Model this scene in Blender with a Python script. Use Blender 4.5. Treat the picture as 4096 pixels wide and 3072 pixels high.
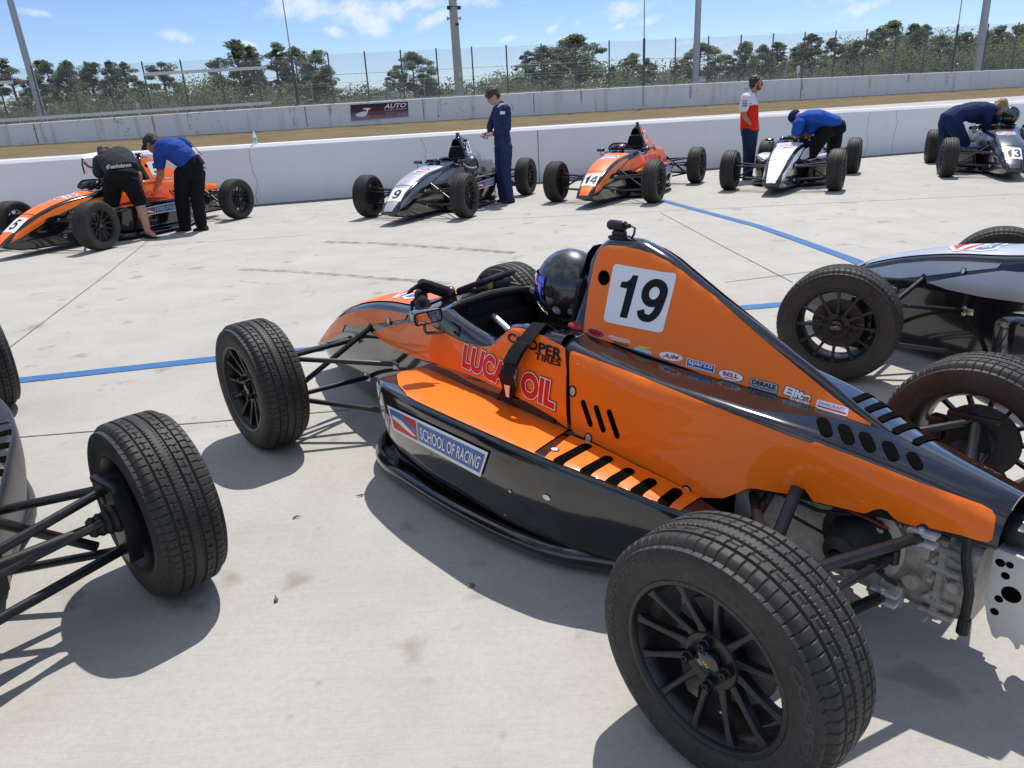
import bpy, bmesh, math, random
import numpy as np
from math import sin, cos, pi, radians, sqrt
from mathutils import Vector, Matrix

for o in list(bpy.data.objects): bpy.data.objects.remove(o)
S = bpy.context.scene
C = S.collection

# ---------------------------------------------------------------- camera
CAM_F, CAM_PITCH, CAM_ROLL, CAM_H = 2938.6, radians(20.934), radians(-3.138), 1.478
fw = np.array([0, cos(CAM_PITCH), -sin(CAM_PITCH)]); _r = np.array([1, 0, 0.]); _u = np.cross(_r, fw)
rt = cos(CAM_ROLL)*_r + sin(CAM_ROLL)*_u; up = -sin(CAM_ROLL)*_r + cos(CAM_ROLL)*_u
cam = bpy.data.cameras.new('camera'); cam_o = bpy.data.objects.new('camera', cam); C.objects.link(cam_o)
cam.sensor_width = 36.0; cam.lens = 36.0*CAM_F/4096.0; cam.clip_start = 0.05; cam.clip_end = 6000
cam_o.matrix_world = Matrix(((rt[0], up[0], -fw[0], 0), (rt[1], up[1], -fw[1], 0), (rt[2], up[2], -fw[2], CAM_H), (0, 0, 0, 1)))
S.camera = cam_o
def ray(px, py):
    return np.array([0, 0, CAM_H]), fw + (px-2048)/CAM_F*rt - (py-1536)/CAM_F*up
def at(px, py, Y):
    """the place in the world that stands at depth Y behind this pixel of the 4096 px photograph"""
    o, d = ray(px, py); return Vector(o + d*(Y/d[1]))
def on_ground(px, py, z=0.0):
    o, d = ray(px, py); return Vector(o + d*((z-o[2])/d[2]))

# ---------------------------------------------------------------- sky and sun
SUN_AZ, SUN_EL = radians(72), radians(62)
SKY_STRENGTH, SUN_STRENGTH, EXPOSURE = 0.112, 4.1, 0.27
S.view_settings.view_transform = 'Standard'; S.view_settings.look = 'None'; S.view_settings.gamma = 1.0
S.view_settings.exposure = EXPOSURE
sl = bpy.data.lights.new('sun', 'SUN'); sl.energy = SUN_STRENGTH; sl.angle = radians(0.53); sl.color = (1.0, 0.965, 0.91)
so = bpy.data.objects.new('sun', sl); C.objects.link(so)
SUN_DIR = Vector((cos(SUN_AZ)*cos(SUN_EL), sin(SUN_AZ)*cos(SUN_EL), sin(SUN_EL)))
so.rotation_mode = 'QUATERNION'; so.rotation_quaternion = SUN_DIR.to_track_quat('Z', 'Y'); so.location = (0, 20, 30)

class NT:
    """tiny node-tree helper"""
    def __init__(s, t): s.t = t
    def n(s, kind, **kw):
        nd = s.t.nodes.new(kind)
        for k, v in kw.items():
            if k.startswith('i_'):
                key = k[2:]; key = int(key) if key.isdigit() else key.replace('_', ' ')
                inp = nd.inputs[key]
                if isinstance(v, bpy.types.NodeSocket): s.t.links.new(v, inp)
                else: inp.default_value = v
            else: setattr(nd, k, v)
        return nd
    def l(s, a, b): s.t.links.new(a, b)
    def m(s, op, a, b=None, clamp=False):
        nd = s.t.nodes.new('ShaderNodeMath'); nd.operation = op; nd.use_clamp = clamp
        for i, v in enumerate((a, b)):
            if v is None: continue
            if isinstance(v, bpy.types.NodeSocket): s.t.links.new(v, nd.inputs[i])
            else: nd.inputs[i].default_value = v
        return nd.outputs[0]
    def ramp(s, fac, stops):
        nd = s.t.nodes.new('ShaderNodeValToRGB'); cr = nd.color_ramp
        while len(cr.elements) < len(stops): cr.elements.new(0.5)
        for e, (p, c) in zip(cr.elements, stops):
            e.position = p; e.color = (c, c, c, 1) if isinstance(c, (int, float)) else (*c, 1)
        s.t.links.new(fac, nd.inputs[0]); return nd.outputs[0]
    def noise(s, vec, scale, detail=4, rough=0.55):
        nd = s.t.nodes.new('ShaderNodeTexNoise'); nd.inputs['Scale'].default_value = scale
        nd.inputs['Detail'].default_value = detail; nd.inputs['Roughness'].default_value = rough
        if vec is not None: s.t.links.new(vec, nd.inputs['Vector'])
        return nd.outputs[0]
    def mix(s, fac, a, b, blend='MIX'):
        nd = s.t.nodes.new('ShaderNodeMix'); nd.data_type = 'RGBA'; nd.blend_type = blend
        for key, v in ((0, fac), (6, a), (7, b)):
            if isinstance(v, bpy.types.NodeSocket): s.t.links.new(v, nd.inputs[key])
            else: nd.inputs[key].default_value = v if key == 0 else (*v, 1)
        return nd.outputs[2]
    def map(s, vec, scale=(1, 1, 1), loc=(0, 0, 0), rot=(0, 0, 0)):
        nd = s.t.nodes.new('ShaderNodeMapping'); nd.inputs['Scale'].default_value = scale
        nd.inputs['Location'].default_value = loc; nd.inputs['Rotation'].default_value = rot
        s.t.links.new(vec, nd.inputs[0]); return nd.outputs[0]

W = bpy.data.worlds.new('World'); S.world = W; W.use_nodes = True
t = NT(W.node_tree); W.node_tree.nodes.clear()
sky = t.n('ShaderNodeTexSky'); sky.sky_type = 'NISHITA'; sky.sun_disc = False
sky.sun_elevation = SUN_EL; sky.sun_rotation = pi/2 - SUN_AZ
sky.air_density = 0.85; sky.dust_density = 0.1; sky.ozone_density = 3.0; sky.altitude = 0
tc = t.n('ShaderNodeTexCoord'); dirv = tc.outputs['Generated']
# fair-weather clouds: lumps around directions in the sky, their outlines broken up by noise
CLOUDS = [(690,142,75,26,0),(1335,35,330,52,-4),(1480,92,120,46,-8),(1345,127,62,20,0),(1512,122,62,34,-8),(1730,78,120,24,-30),
          (1880,8,260,26,-3),(2020,158,44,13,-8),(2215,112,66,22,-40),(2285,98,56,18,-8),(2540,28,190,34,-6),(2612,72,75,18,-12),
          (2475,106,34,10,-20),(3465,26,130,28,-10),(110,46,70,16,-4),(190,60,30,12,0),(985,176,34,12,0),(2720,175,70,10,-4),(2890,172,50,10,-4),
          (2270,150,60,14,-6),(1650,15,90,24,-20),(3660,-120,380,60,0),(1100,-30,330,40,0),(2900,-160,400,70,0),(300,-200,420,80,0)]
nz1 = t.noise(dirv, 17.0, 8, 0.62); nz2 = t.noise(t.map(dirv, (1, 1, 1.6)), 55.0, 6, 0.6)
tot = None
for cx, cy, cw, ch, rot in CLOUDS:
    _, d = ray(cx, cy); d = d/np.linalg.norm(d); k = np.linalg.norm(ray(cx, cy)[1])
    ca, sa = cos(radians(rot)), sin(radians(rot))
    ax = ca*rt - sa*up; ay = sa*rt + ca*up
    ax = ax/(cw/CAM_F/k); ay = ay/(ch/CAM_F/k)
    q = []
    for vv in (ax, ay):
        vp = vv - d*np.dot(vv, d)
        dt = t.n('ShaderNodeVectorMath', operation='DOT_PRODUCT'); t.l(dirv, dt.inputs[0]); dt.inputs[1].default_value = tuple(vp)
        q.append(t.m('POWER', t.m('ABSOLUTE', dt.outputs['Value']), 2.0))
    fr = t.n('ShaderNodeVectorMath', operation='DOT_PRODUCT'); t.l(dirv, fr.inputs[0]); fr.inputs[1].default_value = tuple(d)
    g = t.m('MULTIPLY', t.m('SUBTRACT', 1.0, t.m('ADD', q[0], q[1])), t.m('GREATER_THAN', fr.outputs['Value'], 0.3))
    tot = g if tot is None else t.m('MAXIMUM', tot, g)
tot = t.m('MAXIMUM', tot, -1.5)
dens = t.m('ADD', t.m('MULTIPLY', tot, 0.42), t.m('ADD', t.m('MULTIPLY', t.m('SUBTRACT', nz1, 0.5), 2.1), t.m('MULTIPLY', t.m('SUBTRACT', nz2, 0.5), 1.0)))
cm = t.ramp(dens, [(0.0, 0.0), (0.20, 0.12), (0.55, 0.55), (1.0, 0.92)])
cm = t.m('MULTIPLY', cm, t.m('GREATER_THAN', tot, -0.9))
sz = t.n('ShaderNodeSeparateXYZ'); t.l(dirv, sz.inputs[0]); nz3 = t.noise(t.map(dirv, (1, 1, .6)), 3.2, 7, .6)
cm = t.m('MAXIMUM', cm, t.m('MULTIPLY', t.ramp(nz3, [(.44, 0.), (.60, .85)]), t.ramp(sz.outputs[2], [(.26, 0.), (.42, 1.)])))  # unseen overhead clouds, added to brighten and whiten the ambient light
skyc = t.mix(1.0, sky.outputs[0], (0.74, 0.80, 0.96), 'MULTIPLY')
col = t.mix(cm, skyc, (7.2, 7.5, 7.9))
bg = t.n('ShaderNodeBackground', i_Color=col, i_Strength=SKY_STRENGTH)
wo = t.n('ShaderNodeOutputWorld'); t.l(bg.outputs[0], wo.inputs[0])

# ---------------------------------------------------------------- materials
MATS = {}
def mat(name, col, rough=0.5, metal=0.0, coat=0.0, spec=0.5, var=0.12, vs=9.0, bump=0.0, bs=60.0, coord='Object', trans=0.0, rvar=0.08):
    """plain procedural surface: base colour broken up by two noises, varied gloss, optional bump"""
    if name in MATS: return MATS[name]
    m = bpy.data.materials.new(name); m.use_nodes = True; m.node_tree.nodes.clear(); t = NT(m.node_tree)
    tc = t.n('ShaderNodeTexCoord'); v = tc.outputs[coord]
    n1 = t.noise(v, vs, 5); n2 = t.noise(v, vs*7, 3)
    f = t.m('ADD', t.m('MULTIPLY', n1, 0.7), t.m('MULTIPLY', n2, 0.3))
    d = tuple(c*(1-var) for c in col); l = tuple(min(1, c*(1+var)) for c in col)
    cc = t.mix(t.ramp(f, [(0.3, 0.0), (0.7, 1.0)]), d, l)
    p = t.n('ShaderNodeBsdfPrincipled', i_Base_Color=cc, i_Metallic=metal, i_Coat_Weight=coat, i_Coat_Roughness=0.04)
    p.inputs['Specular IOR Level'].default_value = spec
    if trans: p.inputs['Transmission Weight'].default_value = trans
    t.l(t.m('ADD', t.m('MULTIPLY', n2, rvar*2), rough-rvar), p.inputs['Roughness'])
    if bump:
        b = t.n('ShaderNodeBump', i_Strength=bump, i_Distance=0.01, i_Height=t.noise(v, bs, 4)); t.l(b.outputs[0], p.inputs['Normal'])
    o = t.n('ShaderNodeOutputMaterial'); t.l(p.outputs[0], o.inputs[0]); MATS[name] = m; return m

mat('orange_paint', (0.95, 0.172, 0.002), 0.48, 0, 0.5, 0.25, var=0.03, vs=2, rvar=0.03)
mat('black_gloss', (0.008, 0.009, 0.011), 0.14, 0, 0.9, var=0.2, vs=4, rvar=0.04)
mat('silver_paint', (0.49, 0.50, 0.515), 0.34, 0.5, 0.6, var=0.04, vs=3, rvar=0.03)
mat('shaded_silver_paint', (0.19, 0.195, 0.20), 0.32, 0.45, 0.6, var=0.04, vs=3, rvar=0.03)  # silver paint with side shade and dark reflections put into the colour
mat('white_paint', (0.80, 0.80, 0.80), 0.3, 0, 0.6, var=0.03, vs=3, rvar=0.03)
mat('graphite_paint', (0.07, 0.076, 0.086), 0.3, 0.3, 0.6, var=0.05, vs=3, rvar=0.03)
mat('black_matte', (0.012, 0.012, 0.013), 0.75, 0, 0, 0.3, var=0.3)
mat('slot_black', (0.002, 0.002, 0.002), 0.95, 0, 0, 0.05, var=0.1)  # flat black patches, painting in the dark inside slots and holes
mat('black_satin', (0.014, 0.014, 0.015), 0.36, 0, 0.0, 0.5, var=0.3, vs=14)
mat('black_metal', (0.018, 0.018, 0.02), 0.3, 0.3, 0.0, 0.5, var=0.3, vs=14)
mat('fabric_black', (0.016, 0.016, 0.018), 0.9, 0, 0, 0.2, var=0.25, vs=30, bump=0.35, bs=400)
mat('cast_alloy', (0.42, 0.40, 0.36), 0.5, 0.35, 0, 0.5, var=0.50, vs=6, bump=0.35, bs=70, rvar=0.12)
mat('bright_alloy', (0.66, 0.67, 0.68), 0.36, 0.55, 0, 0.5, var=0.08, vs=8, rvar=0.1)
mat('steel', (0.55, 0.54, 0.52), 0.3, 1.0, 0, 0.5, var=0.12, vs=20)
mat('brake_iron', (0.085, 0.085, 0.085), 0.5, 0.4, 0, 0.5, var=0.2, vs=20)
mat('rust_tube', (0.10, 0.045, 0.03), 0.4, 0.2, 0.2, 0.5, var=0.3, vs=20)
mat('hose_black', (0.014, 0.014, 0.014), 0.55, var=0.2)
mat('sticker_white', (0.80, 0.81, 0.83), 0.35, 0, 0.3, var=0.02)
mat('sticker_black', (0.008, 0.008, 0.009), 0.5, 0, 0.05, 0.2, var=0.1)
mat('sticker_red', (0.68, 0.016, 0.012), 0.45, 0, 0.1, 0.25, var=0.06, vs=14)
mat('sticker_blue', (0.035, 0.12, 0.36), 0.38, 0, 0.3, var=0.05)
mat('sticker_deep_blue', (0.02, 0.035, 0.32), 0.38, 0, 0.3, var=0.05)
mat('sticker_grey', (0.35, 0.37, 0.42), 0.4, 0.2, 0.3, var=0.05)
mat('sticker_sky', (0.25, 0.50, 0.66), 0.4, 0, 0.3, var=0.05)
mat('sticker_yellow', (0.80, 0.58, 0.06), 0.4, 0, 0.3, var=0.05)
mat('mirror_glass', (0.75, 0.77, 0.8), 0.04, 1.0, 0, 0.5, var=0.02, rvar=0.01)
mat('visor_blue', (0.04, 0.05, 0.55), 0.06, 0.9, 1.0, 0.5, var=0.7, vs=7, rvar=0.02)
mat('smoked_visor', (0.05, 0.055, 0.06), 0.06, 0.2, 1.0, 0.5, var=0.3, rvar=0.02)
mat('helmet_orange', (0.85, 0.13, 0.01), 0.25, 0, 0.8, var=0.05)
mat('belt_red', (0.30, 0.03, 0.02), 0.85, var=0.2, vs=40)
mat('gauge_yellow', (0.34, 0.29, 0.05), 0.5, var=0.25, vs=60)
mat('rim_letter', (0.075, 0.073, 0.07), 0.5, 0.2, var=0.1)
mat('tyre_letter', (0.037, 0.036, 0.035), 0.6, 0.0, var=0.1)

def tyre_mat():
    m = bpy.data.materials.new('tyre_rubber'); m.use_nodes = True; m.node_tree.nodes.clear(); t = NT(m.node_tree)
    v = t.n('ShaderNodeTexCoord').outputs['Object']
    a = t.noise(v, 5, 5); b = t.noise(v, 90, 4); f = t.m('ADD', t.m('MULTIPLY', a, 0.6), t.m('MULTIPLY', b, 0.4))
    cc = t.mix(t.ramp(f, [(0.35, 0.0), (0.7, 1.0)]), (0.015, 0.0145, 0.014), (0.050, 0.046, 0.040))
    p = t.n('ShaderNodeBsdfPrincipled', i_Base_Color=cc, i_Roughness=0.62); p.inputs['Specular IOR Level'].default_value = 0.42
    bp = t.n('ShaderNodeBump', i_Strength=0.25, i_Distance=0.004, i_Height=b); t.l(bp.outputs[0], p.inputs['Normal'])
    o = t.n('ShaderNodeOutputMaterial'); t.l(p.outputs[0], o.inputs[0]); MATS['tyre_rubber'] = m
tyre_mat()
def carbon_mat():
    m = bpy.data.materials.new('carbon_weave'); m.use_nodes = True; m.node_tree.nodes.clear(); t = NT(m.node_tree)
    v = t.n('ShaderNodeTexCoord').outputs['Object']
    ch = t.n('ShaderNodeTexChecker', i_Scale=230.0, i_Color1=(0.006, 0.006, 0.007, 1), i_Color2=(0.022, 0.022, 0.024, 1)); t.l(t.map(v, rot=(0.3, 0.5, 0.7)), ch.inputs['Vector'])
    p = t.n('ShaderNodeBsdfPrincipled', i_Base_Color=ch.outputs[0], i_Roughness=0.35, i_Coat_Weight=1.0, i_Coat_Roughness=0.02)
    o = t.n('ShaderNodeOutputMaterial'); t.l(p.outputs[0], o.inputs[0]); MATS['carbon_weave'] = m
carbon_mat()

# ---------------------------------------------------------------- mesh helpers
class MB:
    def __init__(s): s.v = []; s.f = []; s.mi = []; s.cur = 0
    def add(s, vs, fs):
        b = len(s.v); s.v += [tuple(map(float, p)) for p in vs]
        for f in fs: s.f.append([b+i for i in f]); s.mi.append(s.cur)
        return s
    def box(s, c, d, R=None, bev=0.0):
        x, y, z = d[0]/2, d[1]/2, d[2]/2; b = min(bev, x*.9, y*.9, z*.9)
        if b <= 0:
            vs = [(i*x, j*y, k*z) for i in (-1, 1) for j in (-1, 1) for k in (-1, 1)]
            fs = [(0,1,3,2),(4,6,7,5),(0,4,5,1),(2,3,7,6),(0,2,6,4),(1,5,7,3)]
        else:
            bm = bmesh.new(); bmesh.ops.create_cube(bm, size=1)
            for v in bm.verts: v.co = Vector((v.co.x*2*x, v.co.y*2*y, v.co.z*2*z))
            bmesh.ops.bevel(bm, geom=bm.edges[:], offset=b, segments=2, affect='EDGES', profile=0.5)
            bm.verts.index_update(); vs = [v.co.copy() for v in bm.verts]; fs = [[v.index for v in f.verts] for f in bm.faces]; bm.free()
        c = Vector(c)
        vs = [((R @ Vector(p)) if R is not None else Vector(p)) + c for p in vs]
        return s.add(vs, fs)
    def loft(s, rings, closed=True, cap0=True, cap1=True):
        n = len(rings[0]); vs = [p for r in rings for p in r]; fs = []
        for i in range(len(rings)-1):
            for j in range(n if closed else n-1):
                a, b = i*n+j, i*n+(j+1) % n; fs.append((a, b, b+n, a+n))
        if cap0: fs.append(tuple(range(n))[::-1])
        if cap1: fs.append(tuple(range((len(rings)-1)*n, len(rings)*n)))
        return s.add(vs, fs)
    def tube(s, pts, r, n=10, cap=True):
        pts = [Vector(p) for p in pts]; rs = [float(q) for q in r] if isinstance(r, (list, tuple)) else [float(r)]*len(pts)
        rings = []; prev = None
        for i, p in enumerate(pts):
            tg = (pts[min(i+1, len(pts)-1)] - pts[max(i-1, 0)]).normalized()
            a = prev if prev is not None else (Vector((0, 0, 1)) if abs(tg.z) < 0.9 else Vector((1, 0, 0)))
            u = (a - tg*a.dot(tg)).normalized(); w = tg.cross(u); prev = u
            rings.append([p + rs[i]*(cos(2*pi*k/n)*u + sin(2*pi*k/n)*w) for k in range(n)])
        return s.loft(rings, True, cap, cap)
    def strip(s, pts, wid, thick, upv=(0, 0, 1)):
        """flat bar of rectangular section along a path"""
        pts = [Vector(p) for p in pts]; rings = []
        for i, p in enumerate(pts):
            tg = (pts[min(i+1, len(pts)-1)] - pts[max(i-1, 0)]).normalized(); w = tg.cross(Vector(upv)).normalized(); u = w.cross(tg)
            rings.append([p+w*wid/2+u*thick/2, p-w*wid/2+u*thick/2, p-w*wid/2-u*thick/2, p+w*wid/2-u*thick/2])
        return s.loft(rings)
    def lathe(s, prof, n=32, axis='y', c=(0, 0, 0), closed=False):
        """prof: (radius, along-axis) pairs"""
        rings = []
        for r, h in prof:
            ring = []
            for k in range(n):
                a = 2*pi*k/n; p = (r*cos(a), h, r*sin(a)) if axis == 'y' else ((r*cos(a), r*sin(a), h) if axis == 'z' else (h, r*cos(a), r*sin(a)))
                ring.append((p[0]+c[0], p[1]+c[1], p[2]+c[2]))
            rings.append(ring)
        if closed: rings.append(rings[0])
        return s.loft(rings, True, False, False)
    def ball(s, c, r, nu=20, nv=12):
        r = (r, r, r) if not hasattr(r, '__len__') else r; rings = []
        for i in range(nv+1):
            a = -pi/2+pi*i/nv; a = max(-pi/2+.001, min(pi/2-.001, a))
            rings.append([(c[0]+r[0]*cos(a)*cos(2*pi*k/nu), c[1]+r[1]*cos(a)*sin(2*pi*k/nu), c[2]+r[2]*sin(a)) for k in range(nu)])
        return s.loft(rings)
    def xform(s, M):
        s.v = [tuple(M @ Vector(p)) for p in s.v]; return s
    def mesh(s, name, mats, smooth=35):
        me = bpy.data.meshes.new(name); me.from_pydata(s.v, [], s.f); me.update()
        for m in (mats if isinstance(mats, (list, tuple)) else [mats]): me.materials.append(MATS[m] if isinstance(m, str) else m)
        if any(s.mi): me.polygons.foreach_set('material_index', s.mi)
        bm = bmesh.new(); bm.from_mesh(me); bmesh.ops.recalc_face_normals(bm, faces=bm.faces); bm.to_mesh(me); bm.free()
        if smooth: me.polygons.foreach_set('use_smooth', [True]*len(me.polygons)); me.set_sharp_from_angle(angle=radians(smooth))
        me.update(); return me
    def build(s, name, mats, parent=None, smooth=35):
        return link(name, s.mesh(name, mats, smooth), parent)
def link(name, me, parent=None, M=None):
    o = bpy.data.objects.new(name, me); C.objects.link(o)
    if parent is not None: o.parent = parent
    if M is not None: o.matrix_local = M
    return o
def tag(o, label=None, cat=None, group=None, kind=None):
    for k, v in (('label', label), ('category', cat), ('group', group), ('kind', kind)):
        if v: o[k] = v
    return o
def empty(name, loc=(0, 0, 0), rz=0.0):
    o = bpy.data.objects.new(name, None); C.objects.link(o); o.empty_display_size = 0.2
    o.location = loc; o.rotation_euler = (0, 0, rz); return o
def copy_tree(o, parent=None):
    c = o.copy(); C.objects.link(c)
    if parent is not None: c.parent = parent
    for ch in list(o.children): copy_tree(ch, c)
    return c
def pchip(xs, ys, x):
    xs = np.asarray(xs, float); ys = np.asarray(ys, float); h = np.diff(xs); dl = np.diff(ys)/h
    m = np.zeros_like(ys); m[0], m[-1] = dl[0], dl[-1]
    for i in range(1, len(xs)-1):
        if dl[i-1]*dl[i] > 0:
            w1, w2 = 2*h[i]+h[i-1], h[i]+2*h[i-1]; m[i] = (w1+w2)/(w1/dl[i-1]+w2/dl[i])
    x = min(max(x, xs[0]), xs[-1]); i = min(max(int(np.searchsorted(xs, x))-1, 0), len(xs)-2)
    u = (x-xs[i])/h[i]; u2, u3 = u*u, u*u*u
    return float((2*u3-3*u2+1)*ys[i]+(u3-2*u2+u)*h[i]*m[i]+(-2*u3+3*u2)*ys[i+1]+(u3-u2)*h[i]*m[i+1])

_tc = {}
def text2d(s, bold=0.0, shear=0.0, space=1.0):
    """glyph outlines of a string as flat triangles, scaled to a 1 x 1 box; returns verts, faces, aspect"""
    key = (s, bold, shear, space)
    if key in _tc: return _tc[key]
    cu = bpy.data.curves.new('t', 'FONT'); cu.body = s; cu.size = 1.0; cu.offset = bold; cu.shear = shear; cu.space_character = space; cu.resolution_u = 4
    ob = bpy.data.objects.new('t', cu); C.objects.link(ob); dg = bpy.context.evaluated_depsgraph_get()
    me = bpy.data.meshes.new_from_object(ob.evaluated_get(dg)); bpy.data.objects.remove(ob); bpy.data.curves.remove(cu)
    v = np.array([(q.co.x, q.co.y) for q in me.vertices]); f = [tuple(p.vertices) for p in me.polygons]; bpy.data.meshes.remove(me)
    _tc[key] = (v, f); return _tc[key]
def smooth_path(pts, n=6):
    P = np.array(pts, float); out = []
    for i in range(len(P)-1):
        p0, p1, p2, p3 = P[max(i-1, 0)], P[i], P[i+1], P[min(i+2, len(P)-1)]
        for t_ in np.linspace(0, 1, n, endpoint=False): out.append(.5*((2*p1)+(p2-p0)*t_+(2*p0-5*p1+4*p2-p3)*t_*t_+(-p0+3*p1-3*p2+p3)*t_**3))
    return out+[P[-1]]
def stroke(pts, w, closed=False, curve=True):
    P = np.array(smooth_path(pts) if curve else pts, float); n = len(P); vs = []
    for i in range(n):
        d = P[(i+1) % n if closed else min(i+1, n-1)]-P[(i-1) % n if closed else max(i-1, 0)]; d = d/np.linalg.norm(d); nn = np.array([-d[1], d[0]])*w/2
        vs += [tuple(P[i]+nn), tuple(P[i]-nn)]
    m_ = n if closed else n-1
    return vs, [(2*i, 2*i+1, (2*i+3) % (2*n), (2*i+2) % (2*n)) for i in range(m_)]
_el = lambda cx, cy, rx, ry: [(cx+rx*cos(2*pi*k/32), cy+ry*sin(2*pi*k/32)) for k in range(32)]
DIGITS = {   # heavy sans figures in a 0.6 x 1 box, built of strokes: (points, width, closed, curved)
 '1': [([(.30, 0), (.49, 0), (.49, 1), (.36, 1), (.33, .90), (.26, .83), (.12, .80), (.12, .67), (.30, .67)], None, True, False)],
 '9': [(_el(.30, .675, .205, .235), .18, True, False), ([(.505, .66), (.50, .45), (.47, .24), (.38, .115), (.27, .09), (.16, .13), (.10, .25)], .175, False, True)],
 '5': [([(.15, .91), (.54, .91)], .18, False, False), ([(.205, .86), (.155, .46)], .16, False, False), ([(.13, .50), (.22, .575), (.34, .585), (.45, .52), (.505, .36), (.46, .18), (.32, .09), (.18, .125), (.095, .25)], .175, False, True)],
 '4': [([(.44, 0), (.44, 1)], .18, False, False), ([(.0, .29), (.60, .29)], .16, False, False), ([(.40, .95), (.06, .32)], .17, False, False)],
 '3': [([(.105, .74), (.17, .88), (.30, .915), (.43, .84), (.455, .70), (.39, .58), (.25, .54)], .17, False, True), ([(.25, .53), (.42, .49), (.505, .32), (.45, .15), (.30, .085), (.16, .125), (.09, .27)], .175, False, True)]}
def figures(num, box, shear=.0):
    """the strokes of a number fitted to a box in (u, v)"""
    out = []; n = len(num); adv = {1: .6, 2: 1.26}[n]
    for i, ch in enumerate(num):
        for P, w, closed, curve in DIGITS[ch]:
            if w is None: vs, f = P, [tuple(range(len(P)))]
            else: vs, f = stroke(P, w, closed, curve)
            out.append(([(box[0]+(box[2]-box[0])*((x+.66*i)/adv+shear*(y-.5)), box[1]+(box[3]-box[1])*y) for x, y in vs], f))
    return out
def text_in(s, bold=0.0, shear=0.0, box=(0, 0, 1, 1), ref=None, space=1.0):
    """the string fitted to a box in (u, v); ref = bold of the fill so that outlines share its scale"""
    v, f = text2d(s, bold, shear, space); r, _ = text2d(s, ref if ref is not None else bold, shear, space)
    lo, hi = r.min(0), r.max(0); w = (v-lo)/(hi-lo)
    return [(box[0]+(box[2]-box[0])*a, box[1]+(box[3]-box[1])*b) for a, b in w], f
def capsule2d(p0, p1, w, n=6):
    p0 = np.array(p0, float); p1 = np.array(p1, float); d = p1-p0; L = np.linalg.norm(d); d /= L; nn = np.array([-d[1], d[0]]); r = w/2
    a0, a1 = p0+d*r, p1-d*r
    if L < w: a0 = a1 = (p0+p1)/2
    out = [tuple(a1+r*(cos(a)*d+sin(a)*nn)) for a in np.linspace(-pi/2, pi/2, n)]
    return out+[tuple(a0+r*(-cos(a)*d-sin(a)*nn)) for a in np.linspace(-pi/2, pi/2, n)]
def roundrect(x0, y0, x1, y1, r, n=5):
    out = []
    for cx, cy, a0 in ((x1-r, y1-r, 0), (x0+r, y1-r, 90), (x0+r, y0+r, 180), (x1-r, y0+r, 270)):
        for k in range(n): a = radians(a0+90*k/(n-1)); out.append((cx+r*cos(a), cy+r*sin(a)))
    return out
def oval(cx, cy, rx, ry, n=28): return [(cx+rx*cos(2*pi*k/n), cy+ry*sin(2*pi*k/n)) for k in range(n)]

def conform(items, fun, mats, step=0.06, mirror=False):
    """lay flat shapes onto a curved surface. items: (points2d, faces or None, material index, lift); fun(a, b, lift) -> point"""
    mb = MB()
    for pts, faces, mi, lift in items:
        bm = bmesh.new(); vs = [bm.verts.new((p[0], p[1], 0)) for p in pts]
        for f in (faces or [tuple(range(len(pts)))]):
            try: bm.faces.new([vs[i] for i in f])
            except ValueError: pass
        bmesh.ops.triangulate(bm, faces=bm.faces[:])
        P = np.array(pts); lo, hi = P.min(0), P.max(0)
        if step:
            for ax in (0, 1):
                k = math.floor(lo[ax]/step)+1
                while k*step < hi[ax]:
                    co = [0, 0, 0]; co[ax] = k*step; no = [0, 0, 0]; no[ax] = 1
                    bmesh.ops.bisect_plane(bm, geom=bm.verts[:]+bm.edges[:]+bm.faces[:], plane_co=co, plane_no=no, dist=1e-6); k += 1
        bm.verts.index_update(); mb.cur = mi
        W3 = [fun(v.co.x, v.co.y, lift) for v in bm.verts]
        if mirror: W3 = [(p[0], -p[1], p[2]) for p in W3]
        mb.add(W3, [[v.index for v in f.verts] for f in bm.faces]); bm.free()
    return mb
# ================================================================ the single-seater: surfaces
# car frame: x forward from the rear axle, y left, z up
WB, TF, TR, RT = 2.522, 1.759, 1.688, 0.303
A_X = [.985, 1.40, 1.72, 1.95, 2.10, 2.30, 2.50, 2.70, 2.90, 3.10, 3.25, 3.33]
A_ZC = [.735, .735, .705, .668, .652, .625, .588, .535, .455, .335, .245, .180]
A_Y1 = [.290, .285, .270, .240, .212, .195, .186, .177, .160, .133, .112, .100]
A_Z1 = [.728, .700, .690, .645, .620, .600, .566, .512, .435, .320, .232, .172]
A_Y2 = [.340, .335, .310, .280, .260, .236, .218, .200, .178, .150, .122, .104]
A_Z2 = [.42, .42, .42, .42, .41, .40, .38, .36, .32, .24, .195, .163]
A_Y3 = [.340, .335, .310, .270, .240, .212, .192, .172, .150, .130, .105, .096]
A_Z3 = [.05, .05, .05, .05, .05, .05, .055, .06, .065, .085, .12, .148]
RIM_X = [.985, 1.22, 1.27, 1.37, 1.395, 1.44, 1.55, 1.66, 1.72]
RIM_Z = [.728, .720, .712, .640, .629, .631, .650, .673, .690]
B_X = [-.318, -.12, .0, .13, .25, .36, .65, .90, .985]
B_ZC = [.515, .560, .588, .614, .630, .640, .660, .692, .708]
B_Y1 = [.098, .130, .163, .200, .226, .246, .278, .288, .290]
B_Z1 = [.492, .540, .568, .602, .622, .634, .662, .694, .708]
B_Y2 = [.112, .145, .180, .222, .252, .278, .325, .338, .340]
B_Z2X = [-.318, -.15, 0, .15, .28, .33, .38, .45, .65, .90, .985]
B_Z2Z = [.412, .415, .415, .420, .405, .385, .348, .335, .345, .36, .38]
def bez(a, c, b, n):
    return [((1-t)**2*a[0]+2*t*(1-t)*c[0]+t*t*b[0], (1-t)**2*a[1]+2*t*(1-t)*c[1]+t*t*b[1]) for t in np.linspace(0, 1, n)]
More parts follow.
